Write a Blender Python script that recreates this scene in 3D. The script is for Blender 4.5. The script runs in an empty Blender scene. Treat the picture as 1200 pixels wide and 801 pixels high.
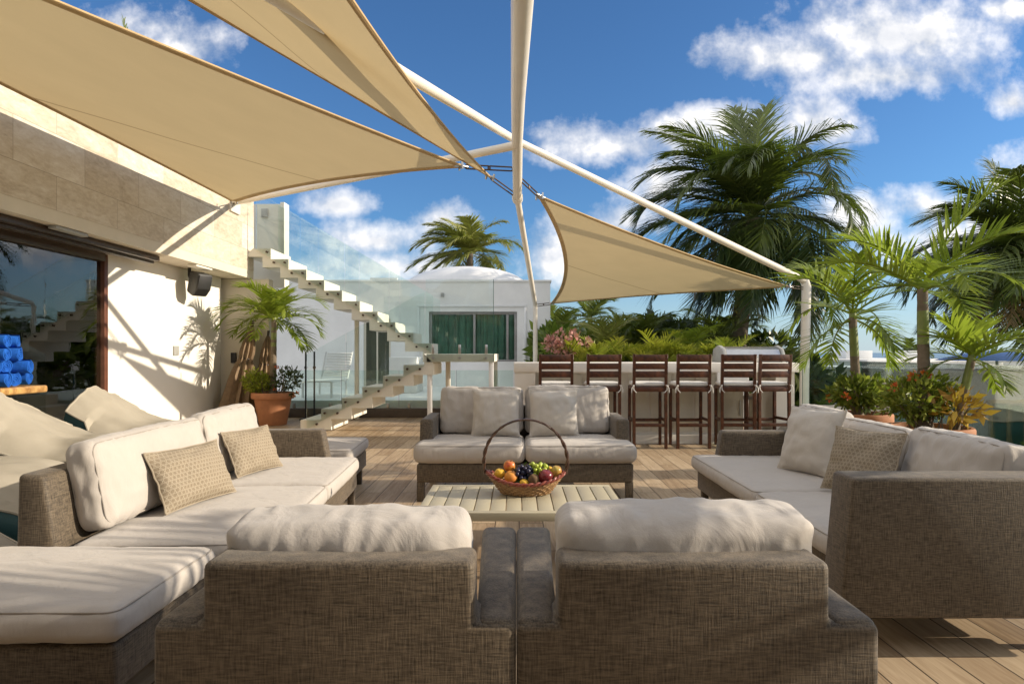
import bpy, bmesh, math, random
from mathutils import Vector, Matrix, noise
R = math.radians
scene = bpy.context.scene
col = scene.collection

# ------------------------------------------------------------------ camera
F = 770.0                      # focal length in photo pixels (photo 1200 wide)
CX, CY, CH = 605.0, 413.0, 1.18
cam_d = bpy.data.cameras.new('camera')
cam = bpy.data.objects.new('camera', cam_d); col.objects.link(cam)
cam.location = (0, 0, CH); cam.rotation_euler = (R(90), 0, 0)
cam_d.sensor_width = 36.0; cam_d.lens = 36.0 * F / 1200.0
cam_d.shift_x = -(CX - 600.0) / 1200.0
cam_d.shift_y = (CY - 400.5) / 1200.0
cam_d.clip_start = 0.05; cam_d.clip_end = 20000
scene.camera = cam

def at(px, py, y):             # a photo pixel at a known distance -> point
    return Vector(((px - CX) * y / F, y, CH - (py - CY) * y / F))

# ------------------------------------------------------------------ node helpers
class NT:
    def __init__(s, nt): s.t = nt
    def n(s, typ, **kw):
        nd = s.t.nodes.new(typ)
        for k, v in kw.items():
            if k.startswith('p_'): setattr(nd, k[2:], v)
        return nd
    def link(s, a, b): s.t.links.new(a, b)
    def set(s, sock, v):
        if isinstance(v, bpy.types.NodeSocket): s.t.links.new(v, sock)
        else: sock.default_value = v
    def m(s, op, a, b=0.0, c=0.0, clamp=False):
        nd = s.t.nodes.new('ShaderNodeMath'); nd.operation = op; nd.use_clamp = clamp
        s.set(nd.inputs[0], a); s.set(nd.inputs[1], b); s.set(nd.inputs[2], c)
        return nd.outputs[0]
    def mixc(s, fac, a, b, blend='MIX'):
        nd = s.t.nodes.new('ShaderNodeMix'); nd.data_type = 'RGBA'; nd.blend_type = blend
        s.set(nd.inputs[0], fac); s.set(nd.inputs[6], a); s.set(nd.inputs[7], b)
        return nd.outputs[2]
    def noise(s, vec, scale, detail=3, rough=.55, dist=0.0, out=0):
        nd = s.t.nodes.new('ShaderNodeTexNoise')
        if vec is not None: s.t.links.new(vec, nd.inputs['Vector'])
        nd.inputs['Scale'].default_value = scale; nd.inputs['Detail'].default_value = detail
        nd.inputs['Roughness'].default_value = rough; nd.inputs['Distortion'].default_value = dist
        return nd.outputs[out]
    def mapv(s, vec, scale=(1, 1, 1), rot=(0, 0, 0), loc=(0, 0, 0)):
        nd = s.t.nodes.new('ShaderNodeMapping'); s.t.links.new(vec, nd.inputs[0])
        nd.inputs['Location'].default_value = loc; nd.inputs['Rotation'].default_value = rot; nd.inputs['Scale'].default_value = scale
        return nd.outputs[0]
    def ramp(s, fac, stops):
        nd = s.t.nodes.new('ShaderNodeValToRGB'); s.set(nd.inputs[0], fac)
        el = nd.color_ramp.elements
        while len(el) < len(stops): el.new(.5)
        for e, (p, c) in zip(el, stops):
            e.position = p; e.color = c if len(c) == 4 else (*c, 1)
        return nd.outputs[0]
    def rng(s, v, a, b, c=0.0, d=1.0):
        nd = s.t.nodes.new('ShaderNodeMapRange'); s.set(nd.inputs[0], v)
        for i, x in enumerate((a, b, c, d)): nd.inputs[i + 1].default_value = x
        return nd.outputs[0]

# ------------------------------------------------------------------ world, sun, exposure
SUN_EL, SUN_AZ = 20.6, -1.2                 # azimuth from +x, degrees
SKY_STRENGTH, SUN_STRENGTH, EXPOSURE = 0.15, 3.9, 0.62
world = bpy.data.worlds.new('World'); scene.world = world; world.use_nodes = True
wt = NT(world.node_tree); world.node_tree.nodes.clear()
sky = wt.n('ShaderNodeTexSky', p_sky_type='NISHITA', p_sun_disc=False)
sky.sun_elevation = R(SUN_EL); sky.sun_rotation = R(90 - SUN_AZ)
sky.air_density = 1.0; sky.dust_density = 0.6; sky.ozone_density = 2.0
tc = wt.n('ShaderNodeTexCoord')
sep = wt.n('ShaderNodeSeparateXYZ'); wt.link(tc.outputs['Generated'], sep.inputs[0])
X, Y, Z = sep.outputs
skyc = wt.mixc(1.0, sky.outputs[0], (0.29, 0.47, 0.66, 1), 'MULTIPLY')
yy = wt.m('MAXIMUM', wt.m('ABSOLUTE', Y), 0.02)
u = wt.m('DIVIDE', X, yy); v = wt.m('DIVIDE', Z, yy)
comb = wt.n('ShaderNodeCombineXYZ'); wt.set(comb.inputs[0], u); wt.set(comb.inputs[1], v); wt.set(comb.inputs[2], wt.m('SIGN', Y))
nz = wt.n('ShaderNodeTexNoise'); wt.link(comb.outputs[0], nz.inputs['Vector'])
nz.inputs['Scale'].default_value = 9; nz.inputs['Detail'].default_value = 7; nz.inputs['Roughness'].default_value = .6
nz2 = wt.noise(comb.outputs[0], 26, 6, .62)
# (photo px centre, half width, half height) of each cumulus, turned into directions
CLOUDS = [(150, 40, 75, 34), (210, 55, 62, 40), (930, 70, 105, 34), (1050, 42, 135, 58), (1040, 90, 130, 36), (720, 172, 100, 30), (800, 158, 75, 34),
          (860, 150, 70, 30), (965, 150, 52, 42), (395, 240, 48, 20), (438, 283, 80, 26), (520, 262, 42, 26), (650, 305, 45, 40),
          (735, 262, 48, 26), (775, 215, 50, 44), (1085, 240, 60, 28), (1010, 255, 60, 30), (1187, 120, 30, 24), (1185, 12, 50, 24),
          (1120, 290, 120, 40), (450, 315, 110, 26), (1230, 230, 80, 60)]
dens = None
for (px, py, a, b) in CLOUDS:
    du = wt.m('MULTIPLY', wt.m('SUBTRACT', u, (px - CX) / F), F / a)
    dv = wt.m('MULTIPLY', wt.m('SUBTRACT', v, (CY - py) / F), F / b)
    dv = wt.m('MULTIPLY', dv, wt.m('ADD', 1.0, wt.m('MULTIPLY', wt.m('LESS_THAN', dv, 0.0), 0.35)))
    d = wt.m('SUBTRACT', 1.0, wt.m('SQRT', wt.m('ADD', wt.m('MULTIPLY', du, du), wt.m('MULTIPLY', dv, dv))))
    dens = d if dens is None else wt.m('SMOOTH_MAX', dens, d, 0.25)
dens = wt.m('MAXIMUM', dens, -1.2)
front = wt.m('GREATER_THAN', Y, 0.02)
back_d = wt.m('MULTIPLY', wt.m('SUBTRACT', wt.noise(tc.outputs['Generated'], 2.2, 3), 0.34), 5.0)  # unseen clouds behind and overhead, added to neutralise the fill light
front = wt.m('MULTIPLY', front, wt.m('LESS_THAN', v, 0.85))
dens = wt.m('ADD', wt.m('MULTIPLY', dens, front), wt.m('MULTIPLY', back_d, wt.m('SUBTRACT', 1.0, front)))
dens = wt.m('ADD', dens, wt.m('MULTIPLY', wt.m('SUBTRACT', nz.outputs[0], 0.47), 1.9))
dens = wt.m('ADD', dens, wt.m('MULTIPLY', wt.m('SUBTRACT', nz2, 0.5), 1.2))
alpha = wt.rng(dens, -0.12, 0.85); alpha = wt.m('POWER', wt.m('MAXIMUM', alpha, 0.0), 1.2)
alpha = wt.m('MULTIPLY', wt.m('MULTIPLY', alpha, 0.96), wt.rng(Z, -0.01, 0.02))
thick = wt.rng(dens, 0.25, 1.15)
lowc = wt.noise(wt.mapv(comb.outputs[0], (3.2, 6, 1), loc=(0, .35, 0)), 2.4, 4)
def cl_n(off):
    a_ = wt.noise(wt.mapv(comb.outputs[0], (1, 1, 1), loc=off), 9, 5, .55)
    return wt.m('ADD', a_, wt.m('MULTIPLY', wt.noise(wt.mapv(comb.outputs[0], (1, 1, 1), loc=off), 26, 3, .55), .35))
relief = wt.m('SUBTRACT', cl_n((0, 0, 0)), cl_n((.018, .030, 0)))
lit_c = wt.m('ADD', .62, wt.m('MULTIPLY', relief, 2.6), clamp=True)
lit_c = wt.m('MULTIPLY', lit_c, wt.m('SUBTRACT', 1.0, wt.m('MULTIPLY', wt.m('MULTIPLY', thick, wt.rng(lowc, .40, .60)), .55)))
cc = wt.mixc(lit_c, (2.5, 2.75, 3.2, 1), (6.1, 5.85, 5.6, 1))
haze_f = wt.m('MULTIPLY', wt.rng(Z, 0.16, 0.0, 0.0, 0.55), wt.m('ADD', .45, wt.m('MULTIPLY', .55, wt.rng(X, -.2, .5))))
skyh = wt.mixc(haze_f, skyc, (3.4, 3.9, 4.4, 1))
final = wt.mixc(alpha, skyh, cc)
bg = wt.n('ShaderNodeBackground'); wt.link(final, bg.inputs[0]); bg.inputs[1].default_value = SKY_STRENGTH
wo = wt.n('ShaderNodeOutputWorld'); wt.link(bg.outputs[0], wo.inputs[0])

sun_dir = Vector((math.cos(R(SUN_EL)) * math.cos(R(SUN_AZ)), math.cos(R(SUN_EL)) * math.sin(R(SUN_AZ)), math.sin(R(SUN_EL))))
sl = bpy.data.lights.new('sun', 'SUN'); sl.energy = SUN_STRENGTH; sl.angle = R(0.5); sl.color = (1.0, 0.87, 0.69)
so = bpy.data.objects.new('sun', sl); col.objects.link(so)
so.rotation_euler = sun_dir.to_track_quat('Z', 'Y').to_euler(); so.location = sun_dir * 40
vs = scene.view_settings
vs.view_transform = 'Standard'; vs.look = 'None'; vs.gamma = 1.0; vs.exposure = EXPOSURE; vs.use_curve_mapping = False
scene.cycles.max_bounces = 8; scene.cycles.transparent_max_bounces = 24; scene.cycles.diffuse_bounces = 4
scene.cycles.sample_clamp_indirect = 6.0

# ------------------------------------------------------------------ materials
def new_mat(name):
    m = bpy.data.materials.new(name); m.use_nodes = True
    t = NT(m.node_tree); b = m.node_tree.nodes['Principled BSDF']
    return m, t, b
def coords(t, which='Object'): return t.n('ShaderNodeTexCoord').outputs[which]
def bump(t, b, h, strength=.3, dist=.01):
    nd = t.n('ShaderNodeBump'); nd.inputs['Strength'].default_value = strength; nd.inputs['Distance'].default_value = dist
    t.link(h, nd.inputs['Height']); t.link(nd.outputs[0], b.inputs['Normal'])
def plain(name, c, rough=.6, metal=0.0, var=.12, vscale=6.0, bmp=0.0, bscale=60, spec=.5, coat=0.0):
    m, t, b = new_mat(name); o = coords(t)
    f = t.noise(o, vscale, 5, .6)
    dark = tuple(x * (1 - var) for x in c); lite = tuple(min(1, x * (1 + var)) for x in c)
    t.link(t.ramp(f, [(.3, dark), (.7, lite)]), b.inputs['Base Color'])
    b.inputs['Roughness'].default_value = rough; b.inputs['Metallic'].default_value = metal
    b.inputs['Specular IOR Level'].default_value = spec; b.inputs['Coat Weight'].default_value = coat
    if bmp: bump(t, b, t.noise(o, bscale, 4), bmp, .01)
    return m
M = {}
def mat_weave(name, c_dark, c_lite):
    m, t, b = new_mat(name); o = coords(t)
    h = t.noise(t.mapv(o, (26, 26, 240)), 1.0, 3, .6); vv = t.noise(t.mapv(o, (250, 250, 20)), 1.0, 3, .6)
    f = t.m('ADD', t.m('MULTIPLY', h, .5), t.m('MULTIPLY', vv, .5))
    big = t.noise(o, 3.0, 3)
    f = t.m('ADD', f, t.m('MULTIPLY', t.m('SUBTRACT', big, .5), .12))
    t.link(t.ramp(f, [(.33, c_dark), (.71, c_lite)]), b.inputs['Base Color'])
    b.inputs['Roughness'].default_value = .62; b.inputs['Specular IOR Level'].default_value = .35
    b.inputs['Sheen Weight'].default_value = .15
    bump(t, b, f, .55, .004)
    return m
M['weave'] = mat_weave('woven taupe mesh', (.025, .018, .0112), (.205, .158, .106))
def mat_cushion(name, c):
    m, t, b = new_mat(name); o = coords(t)
    wv = t.noise(t.mapv(o, (1, 1, 1)), 420, 2)
    big = t.noise(o, 4.5, 4, .55)
    t.link(t.ramp(t.m('ADD', t.m('MULTIPLY', big, .6), t.m('MULTIPLY', wv, .4)), [(.32, tuple(x * .90 for x in c)), (.68, c)]), b.inputs['Base Color'])
    b.inputs['Roughness'].default_value = .85; b.inputs['Specular IOR Level'].default_value = .2; b.inputs['Sheen Weight'].default_value = .2
    wr = t.noise(t.mapv(o, (7, 7, 3.5)), 1.3, 4, .5, .6)
    bump(t, b, t.m('ADD', t.m('MULTIPLY', wr, 1.0), t.m('MULTIPLY', wv, .04)), .35, .03)
    return m
M['cushion'] = mat_cushion('off white outdoor canvas', (.51, .467, .42))
M['pillow'] = mat_cushion('cream pillow canvas', (.56, .515, .455))
M['pad'] = mat_cushion('white stool pad', (.75, .73, .70))
def mat_hex():
    m, t, b = new_mat('beige ring pattern weave'); uvn = coords(t, 'UV')
    def lat(off):
        nd = t.n('ShaderNodeTexVoronoi'); nd.inputs['Randomness'].default_value = 0.0; nd.inputs['Scale'].default_value = 1.0
        t.link(t.mapv(uvn, (42, 42 / 1.732, 1), loc=off), nd.inputs['Vector'])
        dv = t.n('ShaderNodeVectorMath', p_operation='SUBTRACT')
        t.link(t.mapv(uvn, (42, 42 / 1.732, 1), loc=off), dv.inputs[0]); t.link(nd.outputs['Position'], dv.inputs[1])
        sc = t.n('ShaderNodeVectorMath', p_operation='MULTIPLY'); t.link(dv.outputs[0], sc.inputs[0]); sc.inputs[1].default_value = (1, 1.732, 0)
        ln = t.n('ShaderNodeVectorMath', p_operation='LENGTH'); t.link(sc.outputs[0], ln.inputs[0])
        return ln.outputs['Value']
    d = t.m('MINIMUM', lat((0, 0, 0)), lat((.5, .5, 0)))
    ring = t.m('MULTIPLY', t.rng(d, .36, .40), t.rng(d, .50, .46))
    fine = t.noise(coords(t), 300, 2)
    base = t.ramp(fine, [(.3, (.21, .168, .115)), (.7, (.30, .245, .175))])
    t.link(t.mixc(t.m('MULTIPLY', ring, .8), base, (.45, .39, .30, 1)), b.inputs['Base Color'])
    b.inputs['Roughness'].default_value = .85; b.inputs['Specular IOR Level'].default_value = .2
    bump(t, b, t.m('ADD', ring, t.m('MULTIPLY', fine, .6)), .35, .003)
    return m
M['hex'] = mat_hex()
M['seam'] = plain('cushion seam cord', (.36, .325, .285), .9)
M['hexpipe'] = plain('tan piping', (.34, .285, .21), .85)
def mat_sail(name, c):
    m, t, b = new_mat(name); uvn = coords(t, 'UV')
    w = t.noise(uvn, 900, 1); big = t.noise(uvn, 9, 5, .6)
    f = t.m('ADD', t.m('MULTIPLY', w, .4), t.m('MULTIPLY', big, .6))
    c0 = t.ramp(f, [(.3, tuple(x * .9 for x in c)), (.7, c)])
    s = t.n('ShaderNodeSeparateXYZ'); t.link(uvn, s.inputs[0])
    fr = t.m('FRACT', t.m('ADD', t.m('MULTIPLY', s.outputs[1], 2.0), .02))
    seam = t.m('MULTIPLY', t.m('LESS_THAN', fr, .012), 1.0)
    cs = t.mixc(t.m('MULTIPLY', seam, .55), c0, (.2, .13, .06, 1))
    tr = t.n('ShaderNodeBsdfTranslucent'); t.link(cs, tr.inputs[0])
    t.link(cs, b.inputs['Base Color']); b.inputs['Roughness'].default_value = .9; b.inputs['Specular IOR Level'].default_value = .1
    bump(t, b, f, .12, .01)
    mx = t.n('ShaderNodeMixShader'); mx.inputs[0].default_value = .42
    t.link(b.outputs[0], mx.inputs[1]); t.link(tr.outputs[0], mx.inputs[2])
    t.link(mx.outputs[0], m.node_tree.nodes['Material Output'].inputs[0])
    return m
M['sail'] = mat_sail('sand coloured shade cloth', (.60, .475, .27))
M['hem'] = plain('sail hem webbing', (.50, .355, .18), .85, bmp=.2, bscale=300)
def mat_glass(name, tint, base=.04, k=.9, spec_tint=(1, 1, 1, 1)):
    m, t, b = new_mat(name); m.node_tree.nodes.remove(b)
    tr = t.n('ShaderNodeBsdfTransparent'); tr.inputs[0].default_value = (*tint, 1)
    gl = t.n('ShaderNodeBsdfGlossy'); gl.inputs['Roughness'].default_value = .005; gl.inputs[0].default_value = spec_tint
    lw = t.n('ShaderNodeFresnel'); lw.inputs[0].default_value = 1.45
    o = coords(t); sm = t.noise(t.mapv(o, (3, 3, 1.2)), 1.5, 4)
    bp = t.n('ShaderNodeBump'); bp.inputs['Strength'].default_value = .02; bp.inputs['Distance'].default_value = .02; t.link(sm, bp.inputs['Height']); t.link(bp.outputs[0], gl.inputs['Normal'])
    mx = t.n('ShaderNodeMixShader'); t.link(t.m('MULTIPLY', lw.outputs[0], k, clamp=True), mx.inputs[0])
    t.link(tr.outputs[0], mx.inputs[1]); t.link(gl.outputs[0], mx.inputs[2])
    t.link(mx.outputs[0], m.node_tree.nodes['Material Output'].inputs[0])
    return m
M['glass'] = mat_glass('clear rail glass', (.90, .965, .94), k=.9)
M['glass_thin'] = mat_glass('stair rail glass', (.95, .985, .975), k=1.0)
M['glass_edge'] = plain('green glass edge', (.05, .12, .10), .15)
M['glass_dark'] = mat_glass('tinted window glass', (.66, .70, .62), k=2.3)
M['steel'] = plain('brushed steel', (.55, .55, .54), .28, 1.0, .08, 20)
M['darkmetal'] = plain('dark rusted metal', (.085, .06, .045), .45, .6)
M['pipe'] = plain('cream painted steel pipe', (.80, .74, .64), .35, 0, .05, 3, .05, 30)
M['white_wall'] = plain('white plaster', (.80, .765, .70), .85, 0, .035, 1.2, .12, 90, .2)
M['white_cool'] = plain('weathered white stucco', (.80, .795, .77), .85, 0, .07, 1.6, .12, 60, .2)
M['cream'] = plain('cream painted concrete', (.75, .72, .63), .7, 0, .06, 2.5, .08, 70, .3)
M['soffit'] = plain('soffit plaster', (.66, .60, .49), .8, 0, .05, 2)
M['terracotta'] = plain('terracotta', (.42, .185, .09), .75, 0, .16, 7, .15, 40, .3)
M['soil'] = plain('soil', (.05, .035, .022), .95, 0, .3, 30, .6, 50)
M['bark'] = plain('palm bark', (.20, .16, .12), .9, 0, .3, 9, .5, 24, .2)
M['redwood'] = plain('red brown window frame', (.12, .042, .022), .45, 0, .2, 10)
M['darkwood'] = plain('dark brown track', (.045, .026, .016), .4, 0, .2, 8)
M['black'] = plain('black plastic', (.018, .018, .019), .5, 0, .1, 10, .1, 200)
M['towel'] = plain('blue terry towel', (.025, .15, .62), .95, 0, .25, 25, .9, 260, .1)
M['taupe'] = plain('taupe powder coated aluminium', (.47, .42, .295), .42, 0, .03, 3, .03, 300)
M['canvas'] = plain('cream bean bag canvas', (.40, .365, .30), .85, 0, .06, 4, .25, 9, .2)
M['teal'] = plain('dark teal bag side', (.022, .075, .085), .6, 0, .2, 6, .2, 20)
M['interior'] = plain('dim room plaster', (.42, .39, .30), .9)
M['curtain'] = plain('green curtain', (.12, .245, .185), .7, 0, .3, 3)
M['dim'] = plain('dim room', (.035, .035, .035), .8)
M['plinth'] = plain('dark stone plinth', (.10, .075, .055), .7, 0, .2, 8)
M['parasol'] = plain('brown folded canvas', (.26, .185, .12), .9, 0, .2, 12, .3, 40, .2)
M['bluecloth'] = plain('blue parasol canvas', (.05, .16, .48), .8, 0, .08, 4)
M['plastic'] = plain('white plastic', (.78, .78, .77), .4, 0, .04)
M['charcoal'] = plain('charcoal plastic', (.055, .055, .053), .5, 0, .1, 10, .1, 200)
M['grey'] = plain('grey paint', (.35, .35, .33), .6)
M['frame_grey'] = plain('grey aluminium', (.30, .29, .28), .4, .4)
M['gold'] = plain('yellow aluminium frame', (.50, .40, .17), .4, .3)

def mat_floor():
    m, t, b = new_mat('wood look plank tile'); o = coords(t)
    mp = t.mapv(o, (1, 1, 1), rot=(0, 0, R(90)))
    br = t.n('ShaderNodeTexBrick'); t.link(mp, br.inputs['Vector'])
    br.offset = .37; br.inputs['Scale'].default_value = 1.0; br.inputs['Brick Width'].default_value = 1.0; br.inputs['Row Height'].default_value = .165
    br.inputs['Mortar Size'].default_value = .0038; br.inputs['Mortar Smooth'].default_value = .1; br.inputs['Bias'].default_value = 0
    br.inputs['Color1'].default_value = (.25, .25, .25, 1); br.inputs['Color2'].default_value = (.85, .85, .85, 1); br.inputs['Mortar'].default_value = (.5, .5, .5, 1)
    sepc = t.n('ShaderNodeSeparateColor'); t.link(br.outputs['Color'], sepc.inputs[0])
    tone = sepc.outputs[0]
    cmb = t.n('ShaderNodeVectorMath', p_operation='ADD'); t.link(t.mapv(o, (22, 1.6, 1)), cmb.inputs[0])
    cv = t.n('ShaderNodeCombineXYZ'); t.set(cv.inputs[1], t.m('MULTIPLY', tone, 37.0)); t.set(cv.inputs[2], t.m('MULTIPLY', tone, 11.0)); t.link(cv.outputs[0], cmb.inputs[1])
    g1 = t.noise(cmb.outputs[0], 1.0, 6, .62, 1.6); g2 = t.noise(t.mapv(o, (120, 5, 1)), 1.0, 3)
    f = t.m('ADD', t.m('ADD', t.m('MULTIPLY', g1, .75), t.m('MULTIPLY', g2, .18)), t.m('MULTIPLY', tone, .46))
    colr = t.ramp(f, [(.34, (.14, .088, .048)), (.60, (.335, .235, .142)), (.94, (.52, .40, .265))])
    stain = t.noise(o, .9, 5, .6)
    colr = t.mixc(t.m('MULTIPLY', t.rng(stain, .55, .75), .25), colr, (.20, .15, .10, 1))
    t.link(t.mixc(br.outputs['Fac'], colr, (.075, .05, .03, 1)), b.inputs['Base Color'])
    t.link(t.rng(g1, .3, .7, .62, .42), b.inputs['Roughness'])
    b.inputs['Specular IOR Level'].default_value = .35
    bump(t, b, t.m('SUBTRACT', t.m('MULTIPLY', f, .25), br.outputs['Fac']), .3, .004)
    return m
M['floor'] = mat_floor()
def mat_stone():
    m, t, b = new_mat('travertine blocks'); o = coords(t)
    s = t.n('ShaderNodeSeparateXYZ'); t.link(o, s.inputs[0]); c = t.n('ShaderNodeCombineXYZ')
    t.link(s.outputs[1], c.inputs[0]); t.link(s.outputs[2], c.inputs[1]); v = c.outputs[0]
    br = t.n('ShaderNodeTexBrick'); t.link(v, br.inputs['Vector']); br.offset = .43; br.squash = 1.0
    br.inputs['Scale'].default_value = 1; br.inputs['Brick Width'].default_value = 1.0; br.inputs['Row Height'].default_value = .42
    br.inputs['Mortar Size'].default_value = .003; br.inputs['Mortar'].default_value = (.5, .5, .5, 1)
    br.inputs['Color1'].default_value = (0, 0, 0, 1); br.inputs['Color2'].default_value = (1, 1, 1, 1)
    sc = t.n('ShaderNodeSeparateColor'); t.link(br.outputs['Color'], sc.inputs[0]); tone = sc.outputs[0]
    cv = t.n('ShaderNodeCombineXYZ'); t.set(cv.inputs[2], t.m('MULTIPLY', tone, 9.0))
    ad = t.n('ShaderNodeVectorMath', p_operation='ADD'); t.link(t.mapv(v, (1.2, 3.0, 1)), ad.inputs[0]); t.link(cv.outputs[0], ad.inputs[1])
    n1 = t.noise(ad.outputs[0], 2.2, 8, .66, 1.0); n2 = t.noise(ad.outputs[0], 11, 6, .7)
    f = t.m('ADD', t.m('ADD', t.m('MULTIPLY', n1, .52), t.m('MULTIPLY', n2, .36)), t.m('MULTIPLY', tone, .13))
    colr = t.ramp(f, [(.28, (.36, .28, .20)), (.48, (.58, .50, .39)), (.70, (.76, .71, .62))])
    t.link(t.mixc(t.m('MULTIPLY', br.outputs['Fac'], .7), colr, (.25, .19, .13, 1)), b.inputs['Base Color'])
    b.inputs['Roughness'].default_value = .7; b.inputs['Specular IOR Level'].default_value = .3
    bump(t, b, t.m('SUBTRACT', n2, br.outputs['Fac']), .2, .006)
    return m
M['stone'] = mat_stone()
def mat_wood(name, dark, lite, axis_scale, rough=.4, coat=0.0):
    m, t, b = new_mat(name); o = coords(t)
    g = t.noise(t.mapv(o, axis_scale), 1.0, 6, .6, 1.2)
    t.link(t.ramp(g, [(.3, dark), (.7, lite)]), b.inputs['Base Color'])
    b.inputs['Roughness'].default_value = rough; b.inputs['Coat Weight'].default_value = coat
    bump(t, b, g, .15, .003)
    return m
M['stoolwood'] = mat_wood('dark red hardwood', (.035, .011, .005), (.125, .042, .018), (12, 12, 12), .38)
M['logwood'] = mat_wood('varnished yellow log wood', (.24, .11, .03), (.66, .40, .14), (4, 14, 14), .35, .3)
M['wicker'] = mat_wood('woven wicker', (.10, .04, .015), (.50, .30, .13), (60, 60, 160), .5, .2)
M['rim'] = mat_wood('red brown wicker rim', (.13, .02, .012), (.30, .06, .03), (90, 90, 90), .4, .3)
M['handle'] = mat_wood('dark cane handle', (.025, .010, .006), (.10, .045, .022), (60, 60, 60), .35, .3)
def fruit(name, c1, c2, scale=8, rough=.35):
    m, t, b = new_mat(name); f = t.noise(coords(t), scale, 4, .6)
    t.link(t.ramp(f, [(.35, c1), (.65, c2)]), b.inputs['Base Color']); b.inputs['Roughness'].default_value = rough
    b.inputs['Subsurface Weight'].default_value = .05; b.inputs['Subsurface Radius'].default_value = (.01, .006, .003)
    return m
M['apple'] = fruit('red yellow apple', (.55, .06, .03), (.70, .36, .05), 14)
M['peach'] = fruit('orange peach', (.70, .30, .04), (.62, .20, .04), 10, .6)
M['lemon'] = fruit('yellow fruit', (.75, .48, .04), (.70, .38, .03), 10)
M['plum'] = fruit('dark red plum', (.20, .02, .02), (.09, .012, .02), 18, .25)
M['mango'] = fruit('green red mango', (.42, .36, .06), (.48, .12, .04), 9)
M['kiwi'] = fruit('brown kiwi', (.17, .10, .04), (.11, .06, .03), 40, .8)
M['grape_dark'] = fruit('black grapes', (.012, .014, .035), (.035, .03, .07), 40, .25)
M['grape_green'] = fruit('green grapes', (.50, .55, .07), (.38, .48, .06), 30, .2)
M['coconut'] = fruit('green coconut husk', (.20, .18, .05), (.16, .10, .04), 6, .6)

def mat_leaf(name, c1, c2, trans=.35, rough=.42):
    m, t, b = new_mat(name)
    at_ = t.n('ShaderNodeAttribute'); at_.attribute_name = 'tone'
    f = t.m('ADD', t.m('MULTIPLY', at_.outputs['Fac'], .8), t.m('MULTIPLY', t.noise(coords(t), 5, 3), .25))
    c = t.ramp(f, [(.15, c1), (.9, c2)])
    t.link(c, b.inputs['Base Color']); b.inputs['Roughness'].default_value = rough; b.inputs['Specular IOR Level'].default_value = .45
    tr = t.n('ShaderNodeBsdfTranslucent'); t.link(t.mixc(.5, c, (.20, .30, .02, 1), 'MIX'), tr.inputs[0])
    mx = t.n('ShaderNodeMixShader'); mx.inputs[0].default_value = trans
    t.link(b.outputs[0], mx.inputs[1]); t.link(tr.outputs[0], mx.inputs[2])
    t.link(mx.outputs[0], m.node_tree.nodes['Material Output'].inputs[0])
    return m
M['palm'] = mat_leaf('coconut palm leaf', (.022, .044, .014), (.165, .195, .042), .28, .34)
M['palm_pot'] = mat_leaf('bright palm leaf', (.07, .13, .014), (.38, .45, .06), .5, .34)
M['shrub'] = mat_leaf('shrub leaf', (.03, .075, .012), (.26, .32, .05), .35)
M['palm_lit'] = mat_leaf('sunlit coconut palm leaf', (.06, .09, .02), (.36, .35, .09), .35)  # lighter copy of the palm leaf, sunlight put into the colour
M['shaft'] = plain('green palm crownshaft', (.20, .24, .07), .45, 0, .25, 6)
M['dark_tree'] = mat_leaf('dark tree leaf', (.015, .032, .010), (.07, .10, .025), .22)
M['areca'] = mat_leaf('yellow green areca leaf', (.10, .19, .02), (.46, .48, .06), .45)
M['pot_shrub'] = mat_leaf('bright pot shrub leaf', (.05, .105, .014), (.40, .43, .08), .4)
M['croton'] = mat_leaf('croton leaf', (.28, .13, .03), (.62, .38, .05), .3)
M['flower_red'] = mat_leaf('red flower', (.55, .05, .02), (.80, .22, .04), .3)
M['flower_pink'] = mat_leaf('pink blossom', (.60, .22, .22), (.78, .50, .46), .3)
M['dead'] = mat_leaf('dry frond', (.16, .10, .05), (.36, .25, .12), .2)

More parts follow.
